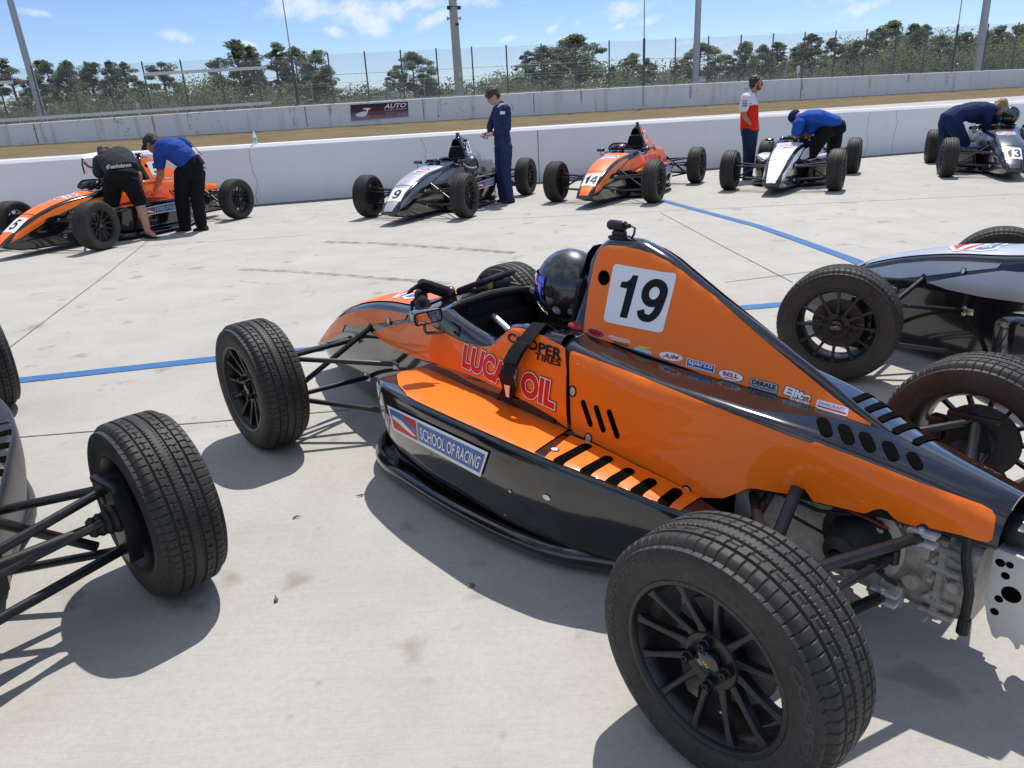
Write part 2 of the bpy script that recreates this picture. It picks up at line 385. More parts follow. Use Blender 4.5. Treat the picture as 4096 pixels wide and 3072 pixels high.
def toward(p, q, r):
    L = math.hypot(q[0]-p[0], q[1]-p[1]); r = min(r, L*.45); return (p[0]+(q[0]-p[0])*r/L, p[1]+(q[1]-p[1])*r/L)
_sa = {}
def secA(x):
    """half section of nose and tub: points from the top centre line to the bottom centre line, and the crest index"""
    k = round(x, 4)
    if k in _sa: return _sa[k]
    g = lambda T: pchip(A_X, T, x)
    zc, y1, z1, y2, z2, y3, z3 = map(g, (A_ZC, A_Y1, A_Z1, A_Y2, A_Z2, A_Y3, A_Z3))
    if x < 1.72: z1 = float(np.interp(x, RIM_X, RIM_Z)); zc = z1+.01
    c = (y1, z1); a = toward(c, (0, zc), .035); b = toward(c, (y2, z2), .035)
    top = [(a[0]*t, zc+(a[1]-zc)*t**2) for t in np.linspace(0, 1, 6)[:-1]]
    bt = (y3, z3); e = toward(bt, (y2, z2), .03); f = toward(bt, (0, z3), .03)
    side = bez(b, (y2+.012, (b[1]+z2)/2*.5+z2*.5), (y2, z2), 8)[1:]+bez((y2, z2), (y2+.008, (z2+e[1])/2), e, 7)[1:-1]
    pts = top+bez(a, c, b, 6)+side+bez(e, bt, f, 5)+[(f[0]*.5, z3), (0, z3)]
    _sa[k] = (pts, 7); return _sa[k]
_sb = {}
def secB(x):
    k = round(x, 4)
    if k in _sb: return _sb[k]
    g = lambda T: pchip(B_X, T, x)
    zc, y1, z1, y2 = map(g, (B_ZC, B_Y1, B_Z1, B_Y2)); z2 = float(np.interp(x, B_Z2X, B_Z2Z))
    rr = .045 + .05*max(0, min(1, (0.2-x)/.5))
    c = (y1, z1); a = toward(c, (0, zc), rr); b = toward(c, (y2, z2), rr)
    top = [(a[0]*t, zc+(a[1]-zc)*t**2) for t in np.linspace(0, 1, 6)[:-1]]
    pts = top+bez(a, c, b, 7)+bez(b, ((b[0]+y2)/2+.006, (b[1]+z2)/2), (y2, z2), 8)[1:]+[(y2-.02, z2)]
    _sb[k] = (pts, 8); return _sb[k]
def poly_y(pts, z, k0):
    zs = [p[1] for p in pts[k0:]][::-1]; ys = [p[0] for p in pts[k0:]][::-1]
    return float(np.interp(z, zs, ys))
def side_y(x, z):
    if x >= .985: p, k = secA(min(x, 3.329)); return poly_y(p[:-2], z, k-2)
    p, k = secB(max(x, -.317)); return poly_y(p[:-1], z, k-3)
def deck_z(x, y):
    p, k = (secB(max(x, -.317)) if x < .985 else secA(min(x, 3.329)))
    q = p[:k+3]; return float(np.interp(abs(y), [a[0] for a in q], [a[1] for a in q]))
FIN_X = [-.085, .09, .195, .306, .427, .554, .668, .787, .90, 1.00, 1.06, 1.09]
FIN_Z = [.550, .632, .693, .750, .812, .874, .935, .995, 1.026, 1.022, .985, .940]
def fin_top(x): return pchip(FIN_X, FIN_Z, x)
def fin_w(x):
    return pchip([-.05, .1, .4, .7, 1.05, 1.1], [.022, .045, .086, .126, .166, .168], x), pchip([-.05, .2, .6, .9, 1.1], [.012, .02, .038, .058, .068], x)
def fin_y(x, z):
    x = min(max(x, -.085), 1.085); wb, wt = fin_w(x); zt = fin_top(x); zb = deck_z(min(x, .98), .1)-.02; zk = max(zt-wt, zb+.01)
    if z > zk: return wt*sqrt(max(0, 1-((z-zk)/(zt-zk))**2))
    return wt+(wb-wt)*min(1.15, (zk-z)/(zk-zb))
P_X = [.25, .40, .60, .80, 1.10, 1.40, 1.70, 1.84, 1.91, 1.95]
P_YO = [.335, .400, .490, .565, .605, .610, .590, .550, .497, .445]
P_ZO = [.300, .335, .390, .432, .455, .456, .447, .430, .408, .388]
P_ZI = [.315, .345, .385, .402, .416, .420, .418, .408, .394, .380]
def secP(x):
    yo, zo, zi = (pchip(P_X, T, x) for T in (P_YO, P_ZO, P_ZI)); yi = .30
    c = (yo, zo); a = toward(c, (yi, zi), .03); b = toward(c, (yo, .2), .04)
    top = [(yi+(a[0]-yi)*t, zi+(a[1]-zi)*t) for t in np.linspace(0, 1, 7)[:-1]]
    q = max(.0, min(.055, (yo-.31)*.4))
    side = bez(b, (yo+.004, .26), (yo-q, .085), 9)[1:]
    return top+bez(a, c, b, 6)+side+[(yo-q-.03, .06), (yi-.02, .06)]
_PZ = np.linspace(.05, .48, 87); _PXS = np.linspace(.25, 1.95, 341)
_PT = np.array([np.interp(_PZ, [a[1] for a in q][::-1], [a[0] for a in q][::-1]) for q in (secP(x)[9:-1] for x in _PXS)])
def pod_y(x, z):
    i = min(max((x-.25)/1.7*340, 0), 339.999); j = min(max((z-.05)/.43*86, 0), 85.999); a, c = int(i), int(j); u, v = i-a, j-c
    return float((1-u)*((1-v)*_PT[a, c]+v*_PT[a, c+1])+u*((1-v)*_PT[a+1, c]+v*_PT[a+1, c+1]))
def pod_z(x, y):
    p = secP(min(max(x, .25), 1.95))[:9]; return float(np.interp(y, [a[0] for a in p], [a[1] for a in p]))
def lifted(f, side):
    """point on a surface raised by l along its normal"""
    def g(a, b, l):
        h = .006; v = f(a, b); da = max(-3, min(3, (f(a+h, b)-f(a-h, b))/(2*h))); db = max(-3, min(3, (f(a, b+h)-f(a, b-h))/(2*h))); k = l/sqrt(1+da*da+db*db)
        return (a-da*k, v+k, b-db*k) if side else (a-da*k, b-db*k, v+k)
    return g
fsa = lifted(lambda x, z: side_y(max(x, .992), z), True)
fs, ff, fp = lifted(side_y, True), lifted(fin_y, True), lifted(pod_y, True)
_ft, fd = lifted(pod_z, False), lifted(deck_z, False)
ft = lambda x, y, l: _ft(x, min(y, pchip(P_X, P_YO, x)-.016), l)

# where the near orange car stands; outlines read off the photograph are dropped onto its surfaces
HERO = (1.027, 1.803, radians(129.45))
_c, _s = cos(HERO[2]), sin(HERO[2])
def to_car(px, py):
    o, d = ray(px, py); q = (o[0]-HERO[0], o[1]-HERO[1])
    return np.array([_c*q[0]+_s*q[1], -_s*q[0]+_c*q[1], o[2]]), np.array([_c*d[0]+_s*d[1], -_s*d[0]+_c*d[1], d[2]])
def hit_side(px, py, yf, y0=.25):
    o, d = to_car(px, py); y = y0
    for _ in range(14):
        p = o+d*((y-o[1])/d[1]); y = .5*y+.5*yf(p[0], p[2])
    p = o+d*((y-o[1])/d[1]); return (p[0], p[2])
def hit_top(px, py, zf, z0=.5):
    o, d = to_car(px, py); z = z0
    for _ in range(14):
        p = o+d*((z-o[2])/d[2]); z = .5*z+.5*zf(p[0], p[1])
    p = o+d*((z-o[2])/d[2]); return (p[0], p[1])
k4 = lambda x, y: (800+x*.7233, 900+y*.7233)
k5 = lambda x, y: (2200+x*.6933, 850+y*.6933)
k6 = lambda x, y: (2900+x*.6028, 1500+y*.6028)
k7 = lambda x, y: (2200+x*.7065, 1900+y*.7065)
def outline(kf, pts, yf, top=False, **kw):
    return [(hit_top if top else hit_side)(*kf(*p), yf, **kw) for p in pts]
def quad(kf, TL, TR_, BR, BL, yf, top=False):
    """map (u, v) in the unit square to a decal whose corners were read off the photograph"""
    q = [np.array((hit_top if top else hit_side)(*kf(*p), yf)) for p in (TL, TR_, BR, BL)]
    return lambda u, v: tuple((1-v)*((1-u)*q[3]+u*q[2])+v*((1-u)*q[0]+u*q[1]))

# ================================================================ the single-seater: meshes (each is made once and shared)
PARTS = []          # (part name, mesh, material key, parent index or None, matrix, tag)
def part(name, mb, mk, parent=None, M=None, smooth=35, flag=''):
    me = mb.mesh(name, mk if isinstance(mk, (list, tuple)) else MATS.get(mk, MATS['black_gloss']), smooth) if isinstance(mb, MB) else mb
    PARTS.append((name, me, mk, parent, M, flag)); return len(PARTS)-1

def full_ring(x, half): return [(x, y, z) for y, z in half]+[(x, -y, z) for y, z in half[-2:0:-1]]
def open_ring(x, half): return [(x, y, z) for y, z in half]+[(x, -y, z) for y, z in half[::-1][1:]]
# nose and cowl, closed shell, then the tub sides round the cockpit
b = MB(); xs = list(np.linspace(1.72, 3.33, 81))
b.loft([full_ring(x, secA(x)[0]) for x in xs], True, False, True)
rings = []
for x in sorted(set(list(np.linspace(.985, 1.72, 43))+RIM_X)):
    h, k = secA(x); h = h[k-1:]; c0 = h[0]
    lip = [(c0[0]-.045, c0[1]-.05), (c0[0]-.043, c0[1]-.012), (c0[0]-.028, c0[1]+.001)]
    rings.append(open_ring(x, lip+h))
b.loft(rings, False, False, False)
b.box((1.04, 0, .700), (.11, .50, .02), bev=.006)
part('body', b, 'BODY', smooth=50)
# engine cover with its long fin over the roll hoop
b = MB(); xs = list(np.linspace(-.318, .985, 100))
b.loft([open_ring(x, secB(x)[0]) for x in xs], False, False, False)
tail = open_ring(-.318, secB(-.318)[0]); tin = [(-.318, y*.93, .44+(z-.44)*.90) for _, y, z in tail]; tin2 = [(-.15, y, z) for _, y, z in tin]
b.loft([tail, tin, tin2], False, False, False)
rings = []
for x in sorted(set(list(np.linspace(-.085, 1.06, 80))+[1.075, 1.086, 1.09])):
    wb, wt = fin_w(x); zt = fin_top(x); zb = deck_z(min(x, .98), .1)-.03; sh = 1.0 if x < 1.07 else (.96 if x < 1.08 else .90)
    zk = max(zt-wt, zb+.01)
    half = [(wb*sh, zb)]+[(fin_y(x, zb+(zk-zb)*q)*sh, zb+(zk-zb)*q) for q in (.25, .5, .75, 1.0)]
    half += [(wt*sh*cos(a), zk+(zt-zk)*sin(a)) for a in np.linspace(0, pi/2, 7)[1:]]
    rings.append([(x, y, z) for y, z in half]+[(x, -y, z) for y, z in half[::-1][1:]])
b.loft(rings, False, False, True)
part('engine_cover', b, 'BODY', smooth=50)
# floor tray with its rolled edge
FL = [(2.10, .30), (2.03, .44), (1.95, .52), (1.86, .565), (1.72, .59), (1.40, .60), (1.10, .585), (.82, .535), (.63, .435), (.48, .37), (.36, .33)]
FLS = []
for i in range(len(FL)-1):
    for q in np.linspace(0, 1, 5)[:-1]: FLS.append((pchip(range(len(FL)), [p[0] for p in FL], i+q), pchip(range(len(FL)), [p[1] for p in FL], i+q)))
FLS.append(FL[-1])
b = MB()
b.loft([[(x, y, .035), (x, y, .05), (x, -y, .05), (x, -y, .035)] for x, y in FLS])
for sg in (1, -1):
    b.loft([[(x, sg*(y+.026*cos(a)-.012), .062+.034*sin(a)) for a in np.linspace(0, 2*pi, 11)[:-1]] for x, y in FLS])
part('floor_tray', b, 'BODYK')
# side pods: shell, open duct in front
def pod_mb(sg):
    b = MB(); xs = list(np.linspace(.25, 1.84, 90))+list(np.linspace(1.85, 1.95, 12))
    rings = [[(x, sg*y, z) for y, z in secP(x)] for x in xs]
    R = np.array(rings[-1]); c = np.array([1.95, sg*.36, .25])
    lip = c+(R-c)*np.array([1, .86, .86])+np.array([.012, 0, 0]); ins = c+(R-c)*np.array([1, .80, .80])-np.array([.02, 0, 0]); deep = ins-np.array([.2, 0, 0])
    b.loft(rings+[lip.tolist(), ins.tolist(), deep.tolist()], True, True, True); return b
pods = [part('side_pod', pod_mb(s), 'BODYK', smooth=50) for s in (1, -1)]
# cockpit: lining, seat, dash hoop, belts
b = MB()
b.loft([[(x, y, z) for y, z in ((.262, float(np.interp(x, RIM_X, RIM_Z))-.03), (.262, .16), (0, .12), (-.262, .16), (-.262, float(np.interp(x, RIM_X, RIM_Z))-.03))] for x in np.linspace(1.05, 1.72, 12)], False, False, False)
b.box((1.9, 0, .36), (.36, .42, .5)); b.box((1.03, 0, .38), (.03, .55, .55))
tub = part('cockpit_lining', b, 'black_matte')
b = MB(); b.loft([[(x, y, z+.05*(abs(y)/.19)**2) for y in np.linspace(-.19, .19, 9)] for x, z in ((1.07, .68), (1.12, .52), (1.22, .33), (1.36, .22), (1.5, .20), (1.62, .25))], False, False, False)
part('seat', b, 'fabric_black')
b = MB(); b.strip([(1.075, .07, .67), (1.17, .075, .50), (1.27, .07, .33)], .05, .006, (1, 0, 0)); b.strip([(1.075, -.07, .67), (1.17, -.075, .50), (1.27, -.07, .33)], .05, .006, (1, 0, 0))
part('harness', b, 'belt_red')
b = MB(); b.tube([(1.735, -.25, .665), (1.735, -.15, .692), (1.735, 0, .702), (1.735, .15, .692), (1.735, .25, .665)], .018, 10); b.box((1.76, 0, .635), (.02, .40, .09), bev=.01)
dash = part('dash_panel', b, 'black_matte')
b = MB(); b.box((1.775, -.03, .735), (.022, .030, .042), bev=.004); part('gauge', b, 'gauge_yellow', dash)
b = MB(); b.box((1.80, -.10, .725), (.07, .09, .04), bev=.008); b.box((1.79, .03, .722), (.05, .06, .03), bev=.008); b.tube([(1.78, -.03, .72), (1.74, .04, .715), (1.73, .12, .66), (1.74, .16, .5)], .006, 6); b.tube([(1.80, -.14, .72), (1.76, -.20, .70), (1.73, -.22, .62)], .006, 6); part('instrument_box', b, 'black_satin', dash)
b = MB(); b.tube([(1.72, 0, .60), (1.50, 0, .50)], .022, 12); b.lathe([(.03, 1.50), (.045, 1.49), (.045, 1.46), (.02, 1.455)], 14, 'x', (0, 0, .50)); part('steering_column', b, 'steel', dash)
b = MB(); b.tube([(1.42, -.20, .30), (1.43, -.20, .50), (1.44, -.195, .54)], [.008, .008, .016], 8); part('gear_lever', b, 'black_metal', tub)
b = MB(); b.lathe([(0, .0), (.022, 0), (.022, .02), (.017, .024), (0, .024)], 16, 'y', (1.45, -.262, .47)); b.tube([(1.42, -.24, .36), (1.62, -.24, .38)], .011, 8); part('switch_knob', b, 'steel', tub)
# roll hoop face with headrest
b = MB(); b.loft([[(1.0905, sgn*y, z) for sgn, y, z in ((1, .085, .885), (1, .050, .965), (1, .02, .985), (-1, .02, .985), (-1, .050, .965), (-1, .085, .885))], [(1.093, y, z) for y, z in ((.08, .888), (.045, .96), (.018, .978), (-.018, .978), (-.045, .96), (-.08, .888))]])
hr = part('roll_hoop_opening', b, 'slot_black')
b = MB(); b.loft([[(x, y*w, .785+(z-.785)*w) for y, z in ((.138, .70), (.145, .74), (.105, .86), (.09, .875), (-.09, .875), (-.105, .86), (-.145, .74), (-.138, .70))] for x, w in ((1.075, 1), (1.088, .99), (1.094, .93))]); part('headrest', b, 'fabric_black')
# onboard camera on the roll hoop
b = MB(); b.lathe([(0, -.036), (.016, -.036), (.018, -.03), (.018, .03), (.013, .038), (0, .038)], 16, 'x', (.995, 0, 1.062)); b.box((.985, 0, 1.034), (.05, .03, .022), bev=.006); b.box((.985, 0, 1.022), (.07, .045, .012), bev=.004)
cm_ = part('onboard_camera', b, 'black_satin')
b = MB(); b.lathe([(0, 0), (.008, 0), (.008, .018), (0, .018)], 10, 'x', (.938, 0, 1.064)); b.tube([(.93, 0, 1.064), (.915, 0, 1.06), (.915, .004, 1.04), (.93, .004, 1.02)], .004, 8); part('camera_cable', b, 'hose_black', cm_)
# mirrors on J-shaped stalks
def mirror(sg):
    b = MB(); M = Matrix.Translation((1.685, sg*.375, .695)) @ Matrix.Rotation(radians(-sg*8), 4, 'Z')
    q = MB(); q.loft([[(x, y*w, z*w) for y, z in roundrect(-.062, -.027, .062, .027, .012, 4)] for x, w in ((-.03, 1.0), (.0, 1.0), (.03, .86), (.042, .6))]); q.xform(M); b.add(q.v, q.f)
    b.tube([(1.70, sg*.375, .67), (1.70, sg*.375, .632), (1.695, sg*.37, .620), (1.66, sg*.335, .62), (1.65, sg*.312, .622)], .007, 8)
    i = part('mirror', b, 'MIRROR'); g = MB(); g.add([(-.0315, y, z) for y, z in roundrect(-.054, -.021, .054, .021, .01, 4)], [tuple(range(16))]); g.xform(M)
    part('mirror_glass', g, 'mirror_glass', i)
mirror(1); mirror(-1)

# ---- painted panels, proud of the shell
nose_in = .027
def nose_panel(x0, x1):
    its = []; xs = np.linspace(x0, x1, 24)
    L = [(x, max(.03, secA(x)[0][7][0]-nose_in)) for x in xs]
    its.append((L+[(x, -y) for x, y in L[::-1]], None, 0, .005)); return conform(its, fd, None, .02)
part('nose_panel', nose_panel(1.96, 2.835), 'PAINT', smooth=60)
part('nose_tip_panel', nose_panel(2.85, 3.315), 'PAINT', smooth=60)
NS = outline(k4, [(668, 650), (674, 630), (703, 583), (748, 534), (793, 500), (880, 472), (960, 464), (1060, 475), (1150, 496), (1138, 522), (1040, 537), (930, 556), (880, 562), (830, 548), (806, 552), (790, 590), (720, 630)], side_y)
CS = outline(k4, [(955, 592), (1050, 560), (1150, 540), (1185, 553), (1290, 560), (1350, 592), (1450, 643), (1560, 673), (1610, 671), (1650, 645), (1702, 590), (1735, 570), (1780, 574), (1900, 614), (2030, 659), (2043, 675), (2046, 800), (2048, 950), (2052, 1100), (2046, 1115), (1960, 1055), (1800, 970), (1650, 895), (1500, 830), (1400, 796), (1330, 772), (1290, 756), (1200, 735), (1100, 692), (1010, 640)], side_y)
ES = outline(k5, [(135, 803), (250, 848), (500, 943), (750, 1043), (1000, 1143), (1250, 1238), (1500, 1333)], side_y)
ES += outline(k6, [(600, 447), (1000, 602), (1280, 714), (1500, 792), (1700, 867), (1770, 905), (1795, 945), (1790, 1010), (1775, 1085), (1745, 1103), (1690, 1093), (1560, 1053), (1360, 1008), (1340, 985), (1310, 975), (1290, 985), (1268, 997), (1150, 963), (1110, 930), (1080, 897), (1040, 882), (990, 887), (950, 905), (920, 910), (750, 868), (590, 833), (560, 790), (530, 750), (495, 741), (460, 748), (430, 783), (350, 773), (210, 747), (150, 747), (110, 765), (0, 810)], side_y)
ES += outline(k5, [(880, 1640), (830, 1614), (760, 1578), (600, 1493), (400, 1395), (250, 1318), (150, 1272), (130, 1245), (124, 1100), (120, 950), (122, 815)], side_y)
FS = outline(k5, [(197, 700), (207, 610), (232, 440), (264, 290), (278, 245), (303, 207), (345, 193), (430, 199), (510, 216), (590, 241), (680, 286), (760, 341), (840, 406), (950, 491), (1100, 621), (1300, 786), (1450, 906), (1600, 1031), (1700, 1111), (1800, 1181), (1856, 1216), (1850, 1233), (1800, 1233), (1700, 1203), (1500, 1158), (1300, 1088), (1100, 1013), (900, 938), (700, 863), (500, 793), (300, 733), (212, 710)], fin_y, y0=.12)
PT = outline(k4, [(1092, 850), (1090, 832), (1110, 815), (1180, 792), (1240, 777), (1290, 768), (1400, 810), (1500, 848), (1650, 918), (1800, 993), (1960, 1078), (2040, 1133), (1835, 1280), (1700, 1220), (1500, 1130), (1300, 1040), (1150, 950), (1098, 890)], pod_z, True)
PR = outline(k5, [(115, 1290), (250, 1340), (500, 1466), (760, 1592), (870, 1645)], pod_z, True)+outline(k7, [(700, 232), (600, 198), (450, 133), (330, 88), (150, 17)], pod_z, True)+outline(k5, [(0, 1478), (-45, 1440)], pod_z, True)
for mir in (False, True):
    part('nose_side_panel', conform([(NS, None, 0, .004)], fs, None, .025, mir), 'SIDE', smooth=60)
    part('cockpit_side_panel', conform([(CS, None, 0, .004)], fsa, None, .025, mir), 'SIDE', smooth=60)
    part('engine_side_panel', conform([(ES, None, 0, .007)], fs, None, .025, mir), 'SIDE', smooth=60)
    part('fin_panel', conform([(FS, None, 0, .006)], ff, None, .03, mir), 'SIDE', smooth=60)
    part('pod_top_panel', conform([(PT, None, 0, .004)], ft, None, .025, mir), 'PAINT', smooth=60)
    part('pod_rear_panel', conform([(PR, None, 0, .004)], ft, None, .025, mir), 'PAINT', smooth=60)
    # cooling slots, intake hole, fasteners
    sl_ = [(capsule2d(hit_side(*k5(*a), side_y), hit_side(*k5(*c), side_y), .021), None, 0, .0085) for a, c in (((195, 1078), (247, 1235)), ((270, 1108), (321, 1268)), ((345, 1133), (402, 1303)))]
    for q in sl_: part('cooling_slot', conform([q], fs, None, .02, mir), 'slot_black')
    sl_ = [(capsule2d(hit_top(*kk(*a), pod_z), hit_top(*kk(*c), pod_z), w), None, 0, .0058) for kk, a, c, w in ((k5, (228, 1345), (10, 1478), .036), (k5, (352, 1417), (160, 1540), .036), (k5, (475, 1487), (305, 1600), .036), (k5, (603, 1548), (455, 1652), .036), (k7, (735, 88), (615, 190), .036))]
    for q in sl_: part('cooling_slot', conform([q], ft, None, .02, mir), 'slot_black')
    sl_ = [(capsule2d(hit_top(*k6(*a), deck_z), hit_top(*k6(*c), deck_z), w), None, 0, .003) for a, c, w in (((640, 285), (680, 412), .034), ((780, 330), (828, 462), .034), ((915, 380), (972, 512), .033), ((1068, 440), (1128, 572), .032), ((1228, 514), (1290, 630), .03))]
    if mir: sl_ = [(capsule2d(hit_top(*k6(*a), deck_z), hit_top(*k6(*c), deck_z), .021), None, 0, .004) for a, c in (((850, 178), (985, 180)), ((935, 241), (1095, 243)), ((1020, 309), (1185, 308)), ((1118, 385), (1310, 384)), ((1255, 460), (1425, 465)))]
    for q in sl_: part('cooling_slot', conform([q], fd, None, .015), 'slot_black')
    part('intake_hole', conform([(outline(k5, [(318+34*cos(a), 378+44*sin(a)) for a in np.linspace(0, 2*pi, 17)[:-1]], fin_y, y0=.1), None, 0, .0075)], ff, None, .03, mir), 'slot_black')
    for kk, x, y, s in ((k5, 140, 1030, .012), (k5, 230, 1300, .012), (k7, 778, 90, .013), (k4, 1050, 533, .010)):
        c = hit_side(*kk(x, y), side_y); part('fastener', conform([(oval(*c, s*1.5, s*1.75, 8), None, 1, .0086), (oval(*c, s, s*1.3, 10), None, 0, .0094)], fs, None, 0, mir), ['bright_alloy', 'black_gloss'])
    for x, y, s in ((1918, 1505, .011), (1717, 1472, .005), (1690, 1600, .004)):
        c = hit_side(*k4(x, y), pod_y, y0=.55); part('fastener', conform([(oval(*c, s*1.3, s, 10), None, 0, .003)], fp, None, 0, mir), ['bright_alloy'])
    c = hit_top(*k5(26, 1375), pod_z); part('fastener', conform([(oval(*c, .017, .017, 8), None, 1, .0056), (oval(*c, .012, .012, 10), None, 0, .0064)], ft, None, 0, mir), ['bright_alloy', 'black_gloss'])
# ---- writing and badges on the bodywork
def sticker(name, q, layers, fun, mats, mir=False, step=.03, flag='deco'):
    """layers: ('poly', uv points, material) or ('text', string, box, material, bold, ref, shear)"""
    its = []; lift = .0075
    for L in layers:
        if L[0] == 'poly': its.append(([q(u, v) for u, v in L[1]], None, L[2], lift))
        elif L[0] == 'fig':
            for uv, f in figures(L[1], L[2], L[4]): its.append(([q(u, v) for u, v in uv], f, L[3], lift)); lift += .0003
        else:
            uv, f = text_in(L[1], L[4], L[6] if len(L) > 6 else 0, L[2], L[5]); its.append(([q(u, v) for u, v in uv], f, L[3], lift))
        lift += .0005
    mb = conform(its, fun, mats, step, mir); return mb.mesh(name, mats, 60)
def deco(name, q, layers, fun, mats, **kw):
    me = sticker(name, q, layers, fun, mats, **kw); PARTS.append((name, me, list(mats), None, None, kw.get('flag', 'deco')))
R01 = [(0, 0), (1, 0), (1, 1), (0, 1)]
rect = lambda a, b_, c, d: [(a, b_), (c, b_), (c, d), (a, d)]
SM = ['sticker_white', 'sticker_black', 'sticker_red', 'sticker_blue', 'sticker_deep_blue', 'sticker_grey', 'sticker_sky', 'sticker_yellow']
WH, BK, RD, BL, DB, GY, SK, YE = range(8)
def board(num):
    q = quad(k5, (376, 294), (742, 354), (654, 697), (313, 628), fin_y); w = {1: (.27, .73), 2: (.10, .93)}[len(num)]
    return sticker('number_board', q, [('poly', roundrect(0, 0, 1, 1, .07), WH), ('fig', num, (w[0], .13, w[1], .87), BK, .06)], ff, SM)
def nose_board(num):
    q = lambda u, v: (3.145-.235*v, (u-.5)*.215); w = {1: (.26, .74), 2: (.06, .94)}[len(num)]
    return sticker('nose_number_board', q, [('poly', roundrect(0, 0, 1, 1, .04), WH), ('fig', num, (w[0], .16, w[1], .84), BK, .05)], fd, SM)
deco('lettering', quad(k4, (1468, 652), (2008, 868), (1990, 1022), (1452, 786), side_y), [
    ('text', 'LUCAS OIL', (.01, .03, .99, .97), BK, .10, .05), ('text', 'LUCAS OIL', (.01, .03, .99, .97), WH, .083, .05), ('text', 'LUCAS OIL', (.01, .03, .99, .97), RD, .05, .05)], fsa, SM, flag='letters')
deco('lettering', quad(k4, (1712, 592), (2026, 682), (2016, 748), (1706, 640), side_y), [('text', 'COOPER', (0, 0, 1, 1), BK, .028, .028)], fsa, SM, flag='letters')
deco('lettering', quad(k4, (1862, 702), (2016, 742), (2010, 780), (1858, 742), side_y), [('text', 'TIRES', (0, 0, 1, 1), BK, .025, .025)], fsa, SM, flag='letters')
def pod_hit(px, py):
    """first place where the view ray enters the outer side of the pod"""
    o, d = to_car(px, py)
    def inside(t_):
        p = o+d*t_; return p[0] < 1.948 and .07 < p[2] < .47 and p[1] < pod_y(p[0], p[2])
    ts = np.linspace(2.2, 3.6, 110)
    for a, b_ in zip(ts[:-1], ts[1:]):
        if inside(b_):
            for _ in range(10):
                c = (a+b_)/2
                if inside(c): b_ = c
                else: a = c
            return o+d*b_
    p = o+d*2.95; return np.array([1.94, pod_y(1.94, p[2]), p[2]])
_sc = [np.array(k4(*c)) for c in ((1043, 992), (1602, 1254), (1558, 1388), (1078, 1128))]
def on_pod(u, v, l):
    p = pod_hit(*((1-v)*((1-u)*_sc[3]+u*_sc[2])+v*((1-u)*_sc[0]+u*_sc[1]))); return fp(p[0], p[2], l)
me = sticker('school_sign', lambda u, v: (u, v), [('poly', R01, WH), ('poly', rect(.295, .12, .982, .88), BL), ('poly', rect(.02, .1, .285, .9), RD), ('poly', [(.02, .62), (.02, .9), (.12, .9), (.285, .52), (.285, .36), (.16, .52)], BL),
     ('poly', [(.04, .68), (.13, .62), (.24, .34), (.275, .28), (.25, .22), (.17, .30), (.08, .46), (.03, .52)], WH), ('text', 'SCHOOL OF RACING', (.325, .26, .955, .74), WH, .012, .012)], on_pod, SM, step=.06)
PARTS.append(('school_sign', me, list(SM), None, None, 'school'))
Q5 = lambda *c: quad(k5, *c, fin_y)
ov = oval(.5, .5, .5, .5); ov2 = oval(.5, .5, .45, .42)
deco('sponsor_badge', Q5((222, 652), (330, 688), (320, 738), (214, 702)), [('poly', ov, GY), ('poly', ov2, RD), ('text', 'RAY', (.2, .27, .8, .73), BK, .03, .03)], ff, SM)
deco('sponsor_badge', Q5((343, 702), (470, 732), (463, 780), (336, 747)), [('poly', [(0, .75), (.2, 1), (.3, .9), (1, .85), (1, .5), (.2, .45)], WH), ('text', 'PERFORMANCE', (.08, .52, .98, .82), RD, .0, .0, .1), ('text', 'Electronics', (.28, .02, .96, .42), BK, .01, .01)], ff, SM)
deco('sponsor_badge', Q5((497, 752), (600, 785), (592, 826), (490, 796)), [('poly', [(.2, .8), (.95, 1), (.6, .7), (.95, .65), (.2, .5)], YE), ('poly', rect(.02, .12, .98, .52), SK), ('text', 'PRO-SHIFT', (.05, .18, .95, .46), WH, .01, .01)], ff, SM)
deco('sponsor_badge', Q5((640, 793), (780, 820), (770, 870), (630, 842)), [('poly', ov, GY), ('poly', oval(.5, .5, .48, .46), WH), ('text', 'AiM', (.16, .26, .84, .74), RD, .03, .03, .25)], ff, SM)
deco('sponsor_badge', Q5((797, 840), (958, 882), (950, 930), (790, 888)), [('poly', R01, WH), ('poly', rect(.025, .07, .975, .93), DB), ('text', 'sparco', (.07, .24, .93, .84), WH, .01, .01), ('poly', rect(.07, .13, .93, .2), WH)], ff, SM)
deco('sponsor_badge', Q5((978, 893), (1130, 930), (1120, 992), (970, 956)), [('poly', ov, GY), ('poly', oval(.5, .5, .485, .47), BK), ('poly', oval(.5, .5, .46, .44), WH), ('text', 'BELL', (.2, .38, .8, .78), RD, .04, .04), ('text', 'HELMETS', (.26, .18, .74, .29), BK, .01, .01)], ff, SM)
deco('sponsor_badge', Q5((1163, 950), (1325, 993), (1314, 1052), (1150, 1006)), [('poly', roundrect(0, 0, 1, 1, .1), BK), ('poly', roundrect(.02, .05, .98, .95, .1), GY), ('text', 'DERALE', (.08, .4, .92, .84), BK, .04, .04), ('text', 'PERFORMANCE', (.08, .14, .92, .32), BK, .0, .0)], ff, SM)
deco('sponsor_badge', Q5((1358, 1000), (1515, 1048), (1500, 1120), (1342, 1072)), [('text', 'Elite', (.02, .36, .98, 1), BK, .10, .03, .1), ('text', 'Elite', (.02, .36, .98, 1), WH, .05, .03, .1), ('text', 'Engines', (.3, .02, .98, .36), BK, .09, .02), ('text', 'Engines', (.3, .02, .98, .36), WH, .03, .02)], ff, SM)
deco('sponsor_badge', Q5((1545, 1078), (1727, 1130), (1714, 1182), (1533, 1126)), [('poly', roundrect(0, 0, 1, 1, .12), WH), ('text', 'SAFECRAFT', (.06, .5, .9, .84), DB, .01, .01, .2), ('poly', rect(.05, .2, .95, .38), RD)], ff, SM)
